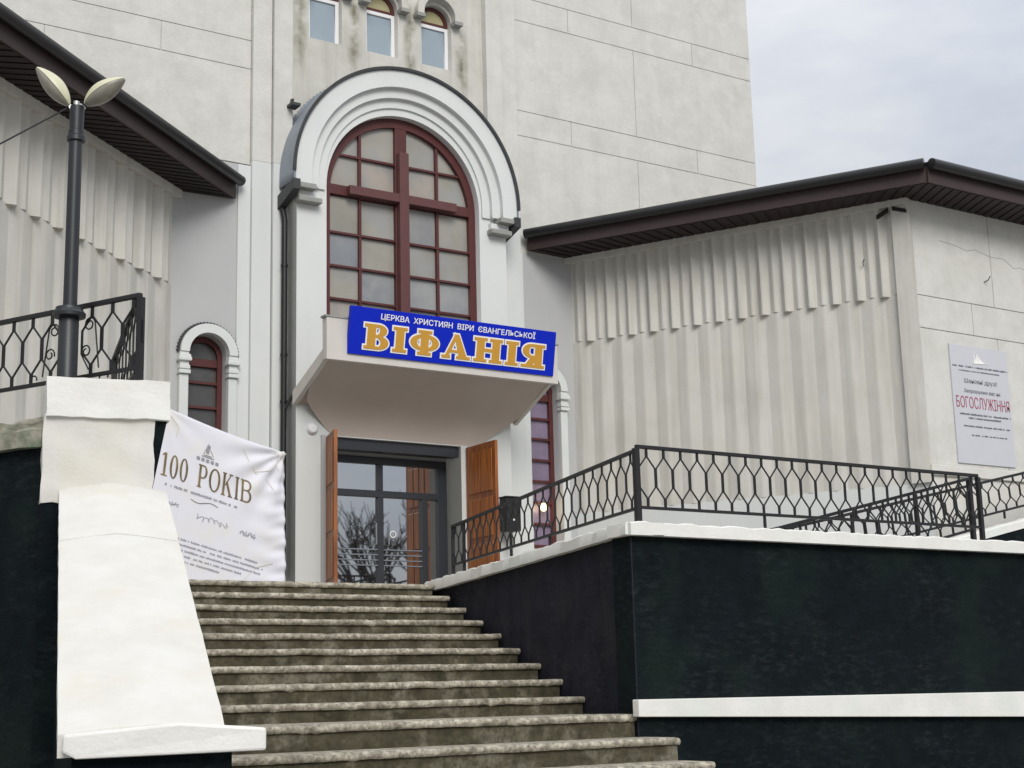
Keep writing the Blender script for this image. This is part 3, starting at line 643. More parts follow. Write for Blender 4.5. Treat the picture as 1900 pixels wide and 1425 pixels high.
put('drainpipe', MB().tube([(8.19, 17.74, 6.45), (8.21, 17.70, 6.25), (8.21, 17.70, 3.0), (8.21, 17.70, 1.5)], .040, 14).mesh('drainpipe', M['iron'], True), ch)
for z in (5.6, 4.4, 3.78): put('pipe_clip', MB().lathe([(.048, z), (.048, z + .035)], (8.21, 17.70), 14).mesh('pipe_clip', M['iron']), ch)
put('canopy_spout', MB().tube([(8.30, 17.35, 3.93), (8.25, 17.55, 3.84), (8.22, 17.66, 3.70)], .022, 8).mesh('canopy_spout', M['darksheet'], True), ch)

# big entrance window with its cross
WY = 17.66; WZ = 6.72
win = put('entrance_window', plate_mesh('entrance_window', M['frame'], [archpoly(CX, 1.203, 3.985, WZ + .03, 40), archpoly(CX, 1.10, 4.08, WZ, 40)], .10), ch, FACADE(WY))
put('window_backing', plate_mesh('window_backing', M['soff'], [archpoly(CX, 1.3, 3.9, WZ, 30)], .04), ch, FACADE(WY + .12))
cols = [(8.83, 9.278), (9.318, 9.84), (10.02, 10.50), (10.54, 11.03)]
rows = [(4.09, 4.335), (4.365, 4.785), (4.815, 5.235), (5.265, 5.69), (5.72, 6.155), (6.19, 6.69), (6.85, 7.265), (7.295, 7.83)]
for z in (4.35, 4.80, 5.25, 5.705, 6.172, 7.28):
    hw = 1.10 if z < WZ else math.sqrt(1.10 ** 2 - (z - WZ) ** 2)
    for a, b in ((CX - hw, 9.84), (10.02, CX + hw)):
        put('glazing_bar', MB().box(a, WY - .035, z - .015, b, WY + .03, z + .015).mesh('glazing_bar', M['frame']), win)
for x in (9.298, 10.52):
    zt = WZ + math.sqrt(1.10 ** 2 - (x - CX) ** 2)
    put('mullion', MB().box(x - .02, WY - .03, 4.08, x + .02, WY + .035, zt).mesh('mullion', M['frame']), win)
put('transom', MB().box(CX - 1.1, WY - .05, 6.70, CX + 1.1, WY + .04, 6.842).mesh('transom', M['frame']), win, bevel=.006)
put('centre_post', MB().box(9.84, WY - .052, 4.08, 10.02, WY + .042, WZ + 1.095).mesh('centre_post', M['frame']), win, bevel=.006)
put('window_cross', MB().box(9.085, WY - .145, 6.708, 9.856, WY - .05, 6.832).box(10.004, WY - .145, 6.708, 10.775, WY - .05, 6.832).box(9.857, WY - .147, 4.08, 10.003, WY - .052, 7.44).mesh('window_cross', M['cross']), win, bevel=.005)
for ci, (xa, xb) in enumerate(cols):
    for za, zb in rows:
        # clip pane to the round head
        pts = [(xa, za), (xb, za)]
        top = lambda x: min(zb, WZ + math.sqrt(max(0, 1.115 ** 2 - (x - CX) ** 2)))
        N = 8; tops = [(xb + (xa - xb) * i / N, top(xb + (xa - xb) * i / N)) for i in range(N + 1)]
        if all(t[1] <= za + .01 for t in tops): continue
        tops = [(x, max(z, za + .004)) for x, z in tops]
        me = plate_mesh('pane', M[random.choice(('glass', 'glass', 'glassb', 'glassc'))], [pts + tops], .008)
        dy = random.uniform(-.3, .3)
        put('pane', me, win, FACADE(WY + .02) @ Matrix.Translation(((xa + xb) / 2, za, 0)) @ Matrix.Rotation(R(random.uniform(-1.1, 1.1)), 4, 'Y') @ Matrix.Rotation(R(random.uniform(-1.1, 1.1)), 4, 'X') @ Matrix.Translation((-(xa + xb) / 2, -za, 0)))

# canopy
cy0, cy1 = 16.5, 17.49
can = MB()
prof = [(cy0 + .10, 4.13 + .02), (cy1, 3.74), (cy1, 3.88), (cy0 + .10, 4.25)]
can.loft([[(8.30, y, z) for y, z in prof], [(11.62, y, z) for y, z in prof]])
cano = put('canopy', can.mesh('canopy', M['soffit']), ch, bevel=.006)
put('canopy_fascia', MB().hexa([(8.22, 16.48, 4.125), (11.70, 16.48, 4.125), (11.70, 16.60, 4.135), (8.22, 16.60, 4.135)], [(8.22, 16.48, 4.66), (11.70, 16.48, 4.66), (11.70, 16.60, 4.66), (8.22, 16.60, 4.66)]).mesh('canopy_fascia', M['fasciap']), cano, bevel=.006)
for x0, x1 in ((8.235, 8.30), (11.62, 11.685)):
    sd_ = MB(); p2 = [(16.60, 4.135), (17.49, 3.715), (17.49, 3.90), (16.60, 4.29)]
    sd_.loft([[(x0, y, z) for y, z in p2], [(x1, y, z) for y, z in p2]])
    put('canopy_edge', sd_.mesh('canopy_edge', M['fasciap']), cano, bevel=.004)
hc = MB(); hr = []
for y, z, xa, xb in ((16.62, 4.142, 8.302, 11.618), (16.90, 4.005, 8.302, 11.618), (17.15, 3.87, 8.302, 11.60), (17.30, 3.765, 8.33, 11.55), (17.39, 3.67, 8.42, 11.45), (17.45, 3.56, 8.56, 11.30), (17.485, 3.46, 8.70, 11.15), (17.497, 3.375, 8.80, 11.05)):
    k_ = max(0, (3.80 - z) / .425); xa, xb = 8.302 + .498 * k_, 11.618 - .568 * k_
    hr.append([(xa, y, z), (xb, y, z), (xb, y + .02 if y < 17.47 else 17.4985, max(z + .02, 4.16 - (y - 16.62) * .28)), (xa, y + .02 if y < 17.47 else 17.4985, max(z + .02, 4.16 - (y - 16.62) * .28))])
hc.loft(hr); put('canopy_haunch', hc.mesh('canopy_haunch', M['soffit'], True), cano)
fm = MB(); pts = []
for i in range(60):
    x = 8.20 + 3.52 * i / 59; pts.append((x, 4.665 + .02 + random.uniform(-.006, .014)))
fm.loft([[(x, 16.47, 4.662), (x, 16.61, 4.662), (x, 16.61, z), (x, 16.47, z - .004)] for x, z in pts])
put('canopy_flashing', fm.mesh('canopy_flashing', M['stone']), cano)
# door recess
DY = 17.93
box('recess_wall', M['grey'], ch, (8.70, PY + .42, T - .1), (8.85, DY + .25, 3.6)); box('recess_wall', M['grey'], ch, (10.76, PY + .42, T - .1), (10.9, DY + .25, 3.6))
box('recess_ceiling', M['grey'], ch, (8.7, PY + .42, 3.20), (10.9, DY + .25, 3.5))
box('lintel', M['doorframe'], ch, (8.851, 17.56, 3.215), (10.759, 17.74, 3.358))
door = put('glass_door', MB().box(8.852, DY - .04, 3.10, 10.755, DY + .04, 3.196).box(10.615, DY - .041, T, 10.755, DY + .041, 3.10).box(8.852, DY - .041, T, 8.95, DY + .041, 3.10)
           .box(8.95, DY - .039, 2.655, 10.615, DY + .039, 2.745).mesh('glass_door', M['doorframe']), ch, bevel=.004)
put('door_mullion', MB().box(9.685, DY - .046, T, 9.765, DY + .046, 2.655).box(9.69, DY - .046, 2.745, 9.76, DY + .046, 3.10).box(10.36, DY - .045, T, 10.45, DY + .045, 2.655).mesh('door_mullion', M['doorframe']), door, bevel=.004)
for xa, xb, za, zb in ((8.95, 9.685, T + .02, 2.655), (9.765, 10.36, T + .02, 2.655), (10.45, 10.615, T + .02, 2.655), (8.95, 9.69, 2.745, 3.10), (9.76, 10.615, 2.745, 3.10)):
    put('pane', MB().box(xa, DY + .0, za, xb, DY + .012, zb).mesh('pane', M['doorglass']), door)
for x in (9.63, 9.82): put('door_handle', MB().tube([(x, DY - .05, 2.0), (x, DY - .09, 2.02), (x, DY - .09, 2.30), (x, DY - .05, 2.32)], .011, 8).mesh('door_handle', M['steel'], True), door)
for z in (1.95, 1.88, 1.81, 1.74): put('push_bar', MB().box(8.95, DY - .03, z, 10.36, DY - .012, z + .012).mesh('push_bar', M['steel']), door)
ringm = MB(); ringm.loft([[(9.93 + (r) * math.cos(2 * PI * i / 16), DY - .004, 2.17 + r * math.sin(2 * PI * i / 16)) for i in range(16)] for r in (.05, .036)], caps=False)
put('door_sticker', ringm.mesh('door_sticker', M['signwhite']), door)
# open wooden leaves
def leaf(hx, hy, ang, w, label, flip):
    d = Vector((math.cos(ang), math.sin(ang), 0)); nn = Vector((-d.y, d.x, 0)); MW = frame3((hx, hy, 0), d, nn, (0, 0, 1))
    lf = put('door_leaf', MB().box(0, -.022, T + .02, w, .022, 3.34).mesh('door_leaf', M['wood']), ch, MW, label=label, bevel=.004)
    for z0, z1 in ((T + .14, 2.0), (2.08, 2.60), (2.68, 3.24)):
        for k in range(4):
            x0 = .07 + k * (w - .14) / 4 + .008; x1 = .07 + (k + 1) * (w - .14) / 4 - .008
            for sgn in (1, -1):
                put('door_board', MB().box(x0, sgn * .022, z0, x1, sgn * .034, z1).mesh('door_board', M['woodp']), lf, MW, bevel=.004)
    return lf, MW
leaf(10.85, 17.49, R(-91), .76, 'right varnished wooden door leaf swung open', 1)
lf, MW = leaf(8.735, 17.49, R(-107), .62, 'left varnished wooden door leaf swung open', 0)
box('door_post', M['grey'], ch, (10.86, 17.44, T), (10.98, 17.499, 3.36)); box('door_post', M['grey'], ch, (8.64, 17.46, T), (8.70, 17.499, 3.36))
put('wall_lamp', MB().loft([[(8.511 + r * math.cos(2 * PI * i / 20), y, 3.438 + r * math.sin(2 * PI * i / 20)) for i in range(20)] for r, y in ((.075, 17.50), (.075, 17.47), (.055, 17.445), (.01, 17.44))]).mesh('wall_lamp', M['whiteframe'], True), ch)

# --- side wings with ribbed walls
def wing(o, d, L, s0, p, n, znotch, ztop, zplinth, name, zband):
    o = Vector((*o, 0)); d = Vector((*d, 0)).normalized()
    nn = Vector((d.y, -d.x, 0));
    if nn.y > 0 and abs(nn.y) > .2: nn = -nn
    if nn.dot(Vector((-d.y, d.x, 0))) > 0: pass
    MW = frame3(o, d, nn, (0, 0, 1))          # local x along wall, local y outwards
    D = .080
    wall = put('wing_wall', MB().box(-.05, -.30, -1.6, L, 0, ztop).mesh('wing_wall', M['rib']), ch, MW)
    q = p / 4 - .004
    f = MB(); f.prism([(-p / 2 + .004, 0), (p / 2 - .004, 0), (.012, D * .36), (-.012, D * .36)], zplinth, znotch + .02)
    f.prism([(-q, 0), (q, 0), (.010, D * .60), (-.010, D * .60)], znotch + .02, zband)
    fme = f.mesh('flute', M['rib'])
    r = MB(); r.prism([(-q, 0), (q, 0), (.010, D * 1.15), (-.010, D * 1.15)], znotch, zband)
    rme = r.mesh('rib', M['rib'])
    for k in range(n):
        put('rib', rme, ch, MW @ Matrix.Translation((s0 + k * p, 0, 0)))
        put('flute', fme, ch, MW @ Matrix.Translation((s0 + (k + .5) * p, 0, 0)))
    put('flute', fme, ch, MW @ Matrix.Translation((s0 - .5 * p, 0, 0)))
    put('wall_band', MB().box(-.05, 0, zband, L, D + .035, ztop).mesh('wall_band', M['rib']), ch, MW)
    put('wing_plinth', MB().box(-.05, 0, -1.6, L, .02, zplinth).mesh('wing_plinth', M['pale']), ch, MW)
    return o, d, nn, MW
oR, dR, nR, MWR = wing((13.0, 17.9), (.46, -.888), 5.13, .292, .3395, 14, 5.115, 6.43, 2.58, 'right', 6.335)
put('wing_edge', MB().box(4.89, 0, 2.58, 5.13, .088, 6.335).mesh('wing_edge', M['rib']), ch, MWR)
put('nest_bracket', MB().hexa([(4.70, .085, 6.19), (4.86, .085, 6.27), (4.86, .13, 6.27), (4.70, .13, 6.19)], [(4.70, .085, 6.24), (4.86, .085, 6.325), (4.86, .13, 6.325), (4.70, .13, 6.24)]).hexa([(4.92, .085, 6.28), (5.10, .085, 6.22), (5.10, .13, 6.22), (4.92, .13, 6.28)], [(4.92, .085, 6.33), (5.10, .085, 6.265), (5.10, .13, 6.265), (4.92, .13, 6.33)]).mesh('nest_bracket', M['soff']), ch, MWR)
oL, dL, nL, MWL = wing((6.73, 17.9), (-.765, -.644), 9.0, .376, .4365, 19, 5.20, 6.48, 2.0, 'left', 6.375)
# right wing front wall
CRN = oR + dR * 5.13
FY = CRN.y + .01
zsf = [2.83, 4.66, 5.11, 6.43]
box('front_wall', M['conc'], ch, (CRN.x + .02, FY + .03, -1.6), (26, FY + .4, 6.43))
for i in range(3):
    xs = [CRN.x + .003] + ([16.93, 19.5] if i != 1 else [16.45, 18.6]) + [26]
    for a, b in zip(xs, xs[1:]): box('wall_panel', M['conc'], ch, (a + .005, FY, zsf[i] + .005), (b - .005, FY + .05, zsf[i + 1] - .005), bevel=.003)
box('base_ledge', M['white'], ch, (CRN.x - .02, FY - .05, 2.68), (26, FY + .05, 2.825), bevel=.01)
box('base_wall', M['white'], ch, (CRN.x + .01, FY - .01, -1.6), (26, FY + .04, 2.68))
ck = [(15.9, 5.93), (16.25, 5.90), (16.45, 5.86), (16.62, 5.90), (16.95, 5.84), (17.2, 5.85), (17.35, 5.78), (17.42, 5.74), (17.55, 5.77), (17.9, 5.72)]
put('wall_crack', MB().tube([(x, FY + .001, z) for x, z in ck], .0045, 5).mesh('wall_crack', M['stone']), ch)
for x, z, ww in ((16.75, 5.45, .1),): put('wall_hook', MB().tube([(x, FY + .01, z), (x + .02, FY - .06, z + .02), (x + .05, FY - .08, z + .08)], .007, 6).mesh('wall_hook', M['darksheet']), ch)
put('wall_hook', MB().tube([(4.45, .02, 5.60), (4.47, .12, 5.62), (4.50, .14, 5.66)], .007, 6).mesh('wall_hook', M['darksheet']), ch, MWR)
put('wall_bracket', MB().box(8.27, 17.62, 7.86, 8.40, 17.80, 7.90).box(8.30, 17.68, 7.90, 8.33, 17.74, 7.97).mesh('wall_bracket', M['darksheet']), ch)

# --- eaves: soffit, fascia, gutter, roof sheet following a polyline of wall and eave corners
def eave(wallpts, outpts, zf, label, roof_rise=.55):
    n = len(wallpts)
    so = MB(); fa = MB(); ro = MB(); gu = MB()
    for i in range(n - 1):
        a, b, c, d = wallpts[i], wallpts[i + 1], outpts[i + 1], outpts[i]
        so.hexa([(*a, zf + .005), (*b, zf + .005), (*c, zf + .005), (*d, zf + .005)], [(*a, zf + .03), (*b, zf + .03), (*c, zf + .03), (*d, zf + .03)])
        v = Vector((c[0] - d[0], c[1] - d[1], 0)).normalized(); nn = Vector((v.y, -v.x, 0))
        if nn.dot(Vector((d[0] - a[0], d[1] - a[1], 0))) < 0: nn = -nn
        t = nn * .03
        fa.hexa([(*d, zf), (*c, zf), (c[0] + t.x, c[1] + t.y, zf), (d[0] + t.x, d[1] + t.y, zf)], [(*d, zf + .21), (*c, zf + .21), (c[0] + t.x, c[1] + t.y, zf + .21), (d[0] + t.x, d[1] + t.y, zf + .21)])
        e = nn * .10; f = nn * .05
        gu.tube([(d[0] + e.x, d[1] + e.y, zf + .235), (c[0] + e.x, c[1] + e.y, zf + .235)], .072, 14)
        k = nn * (-4.2)
        ro.hexa([(d[0] + f.x, d[1] + f.y, zf + .215), (c[0] + f.x, c[1] + f.y, zf + .215), (b[0] + k.x, b[1] + k.y, zf + .215 + roof_rise), (a[0] + k.x, a[1] + k.y, zf + .215 + roof_rise)],
                [(d[0] + f.x, d[1] + f.y, zf + .275), (c[0] + f.x, c[1] + f.y, zf + .275), (b[0] + k.x, b[1] + k.y, zf + .275 + roof_rise), (a[0] + k.x, a[1] + k.y, zf + .275 + roof_rise)])
    r = put('wing_roof', ro.mesh('wing_roof', M['roof']), ch, label=label)
    put('soffit', so.mesh('soffit', M['soff']), r); put('fascia', fa.mesh('fascia', M['fascia']), r); put('gutter', gu.mesh('gutter', M['roof'], True), r)
    # soffit boards as shallow battens across the eave
    for i in range(n - 1):
        a, b, c, d = [Vector((*q, 0)) for q in (wallpts[i], wallpts[i + 1], outpts[i + 1], outpts[i])]
        L = (b - a).length; m = int(L / .16); bt = MB()
        for k in range(m):
            t = (k + .5) / m; p = a.lerp(b, t); q = d.lerp(c, t); u = (b - a).normalized() * .06
            bt.hexa([p - u, p + u, q + u, q - u], [x + Vector((0, 0, .012)) for x in (p - u, p + u, q + u, q - u)])
        o = put('soffit_boards', bt.mesh('soffit_boards', M['soff']), r, Matrix.Translation((0, 0, zf - .0075))); o['kind'] = 'stuff'
    return r
eave([(13.0, 17.9), (CRN.x, CRN.y), (26, CRN.y)], [(12.20, 17.84), (15.05, 12.76), (26, 12.76)], 6.43, 'dark right wing roof with gutter')
eave([(6.73, 17.9), (6.73 - .765 * 9, 17.9 - .644 * 9)], [(7.555, 17.86), (7.555 - .757 * 9.6, 17.86 - .653 * 9.6)], 6.48, 'dark left wing roof with gutter')

# lit lamp inside the right side window
o = thing('indoor_lamp', 'small glowing lamp seen through the narrow window right of the door', 'lamp', (12.45, YT + .10, 2.60))
put('bulb', MB().lathe([(.004, 2.60), (.035, 2.615), (.05, 2.65), (.042, 2.69), (.02, 2.72)], (12.45, YT + .10), 14).mesh('bulb', M['lit'], True), o)
li = bpy.data.lights.new('bulb_light', 'POINT'); li.energy = 1.0; li.color = (1, .75, .4); li.shadow_soft_size = .05; lo = bpy.data.objects.new('bulb_light', li); COL.objects.link(lo); lo.location = (12.40, YT + .03, 2.66)
put('lamp_bracket', MB().box(12.44, YT + .10, 2.715, 12.46, YT + .16, 2.735).mesh('lamp_bracket', M['darksheet']), o)

# ================================================================== LETTERS
def stem(x, T_, s, h=1.0, sw=.10): return [[(x, 0), (x + T_, 0), (x + T_, h), (x, h)], [(x - s, 0), (x + T_ + s, 0), (x + T_ + s, sw), (x - s, sw)], [(x - s, h - sw), (x + T_ + s, h - sw), (x + T_ + s, h), (x - s, h)]]
def bowl(x, cy, rx, ry, tx, ty, side=1):   # C-shaped half bowl opening to the stem
    o = arc(x, cy, rx * 1, -90, 90, 16, ry); i = arc(x, cy, rx - tx, 90, -90, 16, ry - ty)
    p = o + i
    return [[(x + (a - x) * side, b) for a, b in p]]
def hbar(x0, x1, y, t): return [[(x0, y - t / 2), (x1, y - t / 2), (x1, y + t / 2), (x0, y + t / 2)]]
def glyph(c, T_=.24, t=.10, s=.09, sw=.10):
    if c == 'В':
        return stem(s, T_, s, 1, sw) + hbar(s + T_, .46, 1 - t / 2, t) + hbar(s + T_, .46, .53, t) + hbar(s + T_, .46, t / 2, t) + bowl(.45, .755, .29, .245, T_ * .85, t) + bowl(.45, .275, .36, .275, T_ * .95, t), .83
    if c in 'ІI': return stem(s, T_, s, 1, sw), T_ + 2 * s
    if c == 'Ф':
        w = .98; cx = w / 2
        return stem(cx - T_ / 2, T_, s, 1, sw) + [[*arc(cx, .5, w / 2, 0, 360, 40, .34)][:-1] + [None] + [*arc(cx, .5, w / 2 - T_ * .85, 0, 360, 40, .34 - t)][:-1]], w
    if c == 'А':
        return [[(.08, 0), (.08 + t * 1.2, 0), (.5, .86), (.43, 1.0)], [(.62, 0), (.62 + T_ * 1.1, 0), (.56, 1.0), (.40, 1.0)], [(.24, .25), (.72, .25), (.69, .35), (.28, .35)], [(0, 0), (.30, 0), (.30, sw), (0, sw)], [(.52, 0), (1.0, 0), (1.0, sw), (.52, sw)]], 1.0
    if c == 'Н':
        return stem(s, T_, s, 1, sw) + stem(s + .56, T_, s, 1, sw) + hbar(s + T_, s + .56, .5, t * 1.2), .56 + T_ + 2 * s
    if c == 'Я':
        x = .50
        return stem(x, T_, s, 1, sw) + hbar(.36, x, 1 - t / 2, t) + hbar(.36, x, .46, t) + bowl(.37, .705, .33, .295, T_ * .9, t, -1) + [[(.10, 0), (.10 + T_ * 1.1, 0), (.58, .44), (.36, .44)], [(0, 0), (.30, 0), (.30, sw), (0, sw)]], x + T_ + s
    if c == 'Р': return stem(s, T_, s, 1, sw) + hbar(s + T_, .40, 1 - t / 2, t) + hbar(s + T_, .40, .44, t) + bowl(.39, .715, .26, .285, T_ * .95, t), .66
    if c == 'О' or c == '0':
        w = .80 if c == 'О' else .56; cx = w / 2
        return [[*arc(cx, .5, w / 2, 0, 360, 40, .51)][:-1] + [None] + [*arc(cx, .5, w / 2 - T_ * .95, 0, 360, 40, .51 - t)][:-1]], w
    if c == 'К':
        return stem(s, T_, s, 1, sw) + [[(s + T_, .44), (s + T_ + .10, .50), (.66, 1.0), (.58, 1.0)], [(.28, .62), (.40, .66), (.74 + T_ * .1, 0), (.60, 0)], [(.50, 0), (.82, 0), (.82, sw), (.50, sw)], [(.48, 1 - sw), (.76, 1 - sw), (.76, 1), (.48, 1)]], .82
    if c == '1': return [[(.16, 0), (.16 + T_, 0), (.16 + T_, 1), (.16, 1)], [(.02, 0), (.16 + T_ + .14, 0), (.16 + T_ + .14, sw), (.02, sw)], [(.02, .86), (.16, .90), (.16, 1), (.02, .90)]], .30 + T_
    return [], .4
def grow(p, m):         # offset a simple polygon outwards by m
    n = len(p); area = sum(p[i][0] * p[(i + 1) % n][1] - p[(i + 1) % n][0] * p[i][1] for i in range(n)); sg = 1 if area > 0 else -1; q = []
    for i in range(n):
        a, b, c = Vector(p[i - 1]), Vector(p[i]), Vector(p[(i + 1) % n]); d1 = (b - a); d2 = (c - b)
        if d1.length < 1e-6 or d2.length < 1e-6: q.append(p[i]); continue
        d1.normalize(); d2.normalize(); n1 = Vector((d1.y, -d1.x)) * sg; n2 = Vector((d2.y, -d2.x)) * sg
        k = n1 + n2
        if k.length < .25: k = n1
        k = k / max(.35, k.length_squared) * 2 if k.length > 0 else n1
        if k.length > 1.5: k = k.normalized() * 1.5
        q.append((b.x + k.x * m, b.y + k.y * m))
    return q
def glyph_mesh(name, m, pieces, x0, y0, sx, sy, z, depth, mg=0.0):
    mb_v, mb_f = [], []
    for i, p in enumerate(pieces):
        if None in p:
            k = p.index(None); po, pi = p[:k], p[k + 1:]
            polys = [[(x0 + a * sx, y0 + b * sy) for a, b in po], [(x0 + a * sx, y0 + b * sy) for a, b in pi]]
            if mg: polys = [grow(polys[0], mg), grow(polys[1], -mg)]
        else:
            polys = [[(x0 + a * sx, y0 + b * sy) for a, b in p]]
            if mg: polys = [grow(polys[0], mg)]
        me = plate_mesh('tmp', m, polys, depth)
        off = len(mb_v); mb_v += [(v.co.x, v.co.y, v.co.z + z - i * .00025) for v in me.vertices]; mb_f += [tuple(off + j for j in f.vertices) for f in me.polygons]
        bpy.data.meshes.remove(me)
    me = bpy.data.meshes.new(name); me.from_pydata(mb_v, [], mb_f); me.materials.append(m); return me

# ---- blue sign on the canopy (local x right, y up, z out towards the viewer)
sg = thing('church_sign', 'blue sign board with gold ВІФАНІЯ letters on the canopy edge', 'sign', (8.5, 16.42, 4.22))
SW_, SH_ = 3.10, .60
SO = Vector((8.50, 16.455, 4.218)); sx_ = Vector((1.0, 0, 0)); sy_ = Vector((.012, -.18, .985)).normalized(); sy_ = (sy_ - sx_ * sy_.dot(sx_)).normalized(); sz_ = sx_.cross(sy_)
SMW = frame3(SO, sx_, sy_, sz_)
put('board', MB().box(0, 0, -.07, SW_, SH_, 0).mesh('board', M['blue']), sg, SMW, bevel=.004)
for w_ in split_words(fit_mesh(text_mesh('inscription', M['signwhite'], 'ЦЕРКВА  ХРИСТИЯН  ВІРИ  ЄВАНГЕЛЬСЬКОЇ', 1, .012, .002), .42, 2.76, .455, .565), 'word', M['signwhite'], .04): put('word', w_, sg, SMW @ Matrix.Translation((0, 0, .003)))
xs0, xs1 = .20, 2.93; gl = [glyph(c, .27, .11, .10, .12) for c in 'ВІФАНІЯ']
gap = .12; tot = sum(w for _, w in gl) + gap * 6; k = (xs1 - xs0) / tot; x = xs0
for pcs, w in gl:
    lt = put('letter', glyph_mesh('letter', M['gold'], pcs, x, .085, k, .315, .012, .006), sg, SMW)
    put('letter_outline', glyph_mesh('letter_outline', M['signwhite'], pcs, x, .085, k, .315, .005, .006, .020), lt, SMW)
    x += (w + gap) * k

# ---- cloth banner between the pedestal and the portico
BY = 16.60
bTL, bTR, bBR, bBL = (6.20, 3.375), (7.725, 2.945), (7.735, 1.37), (5.83, 1.36)
bn = thing('cloth_banner', 'white cloth banner reading 100 РОКІВ strung left of the church door', 'banner', (6.8, BY, T))
def bxz(u, v):
    a = (bTL[0] + (bTR[0] - bTL[0]) * u, bTL[1] + (bTR[1] - bTL[1]) * u - .028 * math.sin(PI * u)); b = (bBL[0] + (bBR[0] - bBL[0]) * u, bBL[1] + (bBR[1] - bBL[1]) * u)
    return a[0] + (b[0] - a[0]) * v, a[1] + (b[1] - a[1]) * v
def bdisp(X, Z):
    e = max(0.0, 1 - (7.74 - X) / .55); t = max(0.0, 1 - (7.74 - X) / .30)
    w = .015 * e * math.sin(Z * 23 + X * 6) + .008 * t * math.sin(Z * 47 - X * 11)
    d1 = max(0.0, 1 - math.hypot(X - 7.72, Z - 2.94) / 1.1)
    ang = math.atan2(Z - 2.94, X - 7.72)
    w += .030 * d1 * math.sin(ang * 13) + .012 * max(0, 1 - math.hypot(X - 6.2, Z - 3.37) / .8) * math.sin(math.atan2(Z - 3.37, X - 6.2) * 12)
    return w + .010 * math.sin(X * 3.1 + Z * 2.3)
NU, NV = 70, 60; bv = []; bf = []
for j in range(NV + 1):
    for i in range(NU + 1):
        X, Z = bxz(i / NU, j / NV); bv.append((X, BY - bdisp(X, Z), Z))
for j in range(NV):
    for i in range(NU): a = j * (NU + 1) + i; bf.append((a, a + 1, a + NU + 2, a + NU + 1))
me = bpy.data.meshes.new('cloth'); me.from_pydata(bv, [], bf); me.materials.append(M['banner']); me.polygons.foreach_set('use_smooth', [True] * len(me.polygons))
cl = put('cloth', me, bn); so_ = cl.modifiers.new('thick', 'SOLIDIFY'); so_.thickness = .004; so_.offset = 1
BA = math.atan2(-.43 * .93, 1.525); bux, buz = math.cos(BA), math.sin(BA)
def onbanner(me, X0, Z0, lift=.007):      # local (x,y) lettering -> cloth surface, baseline tilted like the cloth
    for v in me.vertices:
        x, y, zz = v.co; X = X0 + x * bux - y * buz * .35; Z = Z0 + x * buz + y
        v.co = (X, BY - bdisp(X, Z) - lift - zz * .3, Z)
    return me
gl = [glyph(c, .15, .055, .07, .045) if c != ' ' else ([], .45) for c in '100 РОКІВ']
tot = sum(w for _, w in gl) + .13 * (len(gl) - 1); k = 1.155 / tot; x = 0
for pcs, w in gl:
    if pcs: put('letter', onbanner(glyph_mesh('letter', M['darkink'], pcs, x, 0, k, .265, 0, .002), 6.165, 2.585), bn)
    x += (w + .13) * k
def greek(rows, m, name):       # lines of print too small to read: word-sized strokes
    mb = MB()
    for x0, x1, y, h in rows:
        x = x0
        while x < x1:
            w = random.uniform(.012, .02)
            if random.random() > .16: mb.box(x, y + random.uniform(-.002, .002), -.001, x + w * .72, y + h * random.uniform(.7, 1.1), .001)
            x += w
    return mb.mesh(name, m)
put('small_print', onbanner(greek([(.05, .98, -.10, .026)], M['ink'], 'small_print'), 6.165, 2.585), bn, kind='stuff')
put('paragraph', onbanner(greek([(.12, 1.35, -.66, .02), (.12, 1.42, -.72, .02), (.14, 1.40, -.78, .02), (.26, 1.15, -.84, .02), (.40, .88, -.90, .02)], M['ink'], 'paragraph'), 6.12, 2.60), bn, kind='stuff')
def squiggle(x0, y0, w, h, n, ph):
    pts = [(x0 + w * i / 40 + .02 * math.sin(i * .9 + ph), y0 + h * math.sin(i * n + ph) * (.4 + .6 * math.sin(i * .35 + ph) ** 2), 0) for i in range(41)]
    return MB().tube(pts, .0035, 4).mesh('handwriting', M['ink'])
for a in ((.06, -.28, .20, .025, 1.1, .3), (.48, -.34, .42, .04, 1.0, 1.3), (1.05, -.36, .20, .035, 1.2, 2.1)): put('handwriting', onbanner(squiggle(*a), 6.165, 2.585), bn)
put('flourish', onbanner(MB().tube([(.40 + .34 * t, -.165 - .02 * math.sin(t * PI * 2), 0) for t in [i / 16 for i in range(17)]], .004, 4).mesh('flourish', M['darkink']), 6.165, 2.585), bn)
em = MB()
for a, b, c, d in ((.0, .0, .16, .010), (.03, .02, .13, .008), (.05, .05, .09, .05), (.06, .11, .10, .035)): em.box(a, b, -.001, c, b + d, .001)
em.tube([(.02, .03, 0), (.05, .10, 0), (.075, .165, 0), (.10, .10, 0), (.15, .03, 0)], .004, 4)
em.box(-.06, -.055, -.001, -.02, -.02, .001); em.box(0, -.055, -.001, .04, -.02, .001); em.box(.06, -.055, -.001, .10, -.02, .001); em.box(.12, -.055, -.001, .16, -.02, .001); em.box(.18, -.055, -.001, .22, -.02, .001)
put('emblem', onbanner(em.mesh('emblem', M['ink']), 6.66, 2.83), bn)
def bend(pts, name): put(name, onbanner(MB().tube([(a, b, 0) for a, b in pts], .0045, 4).mesh(name, M['creamink']), 6.165, 2.585), bn)
bend([(1.00, .62), (1.08, .50), (1.20, .38), (1.34, .36), (1.46, .22)], 'vein_print'); bend([(1.18, .40), (1.36, .46), (1.44, .56), (1.52, .44)], 'vein_print'); bend([(.05, .70), (.16, .60), (.14, .48)], 'vein_print')
bend([(1.1, -.95), (1.3, -.70), (1.5, -.60)], 'vein_print')
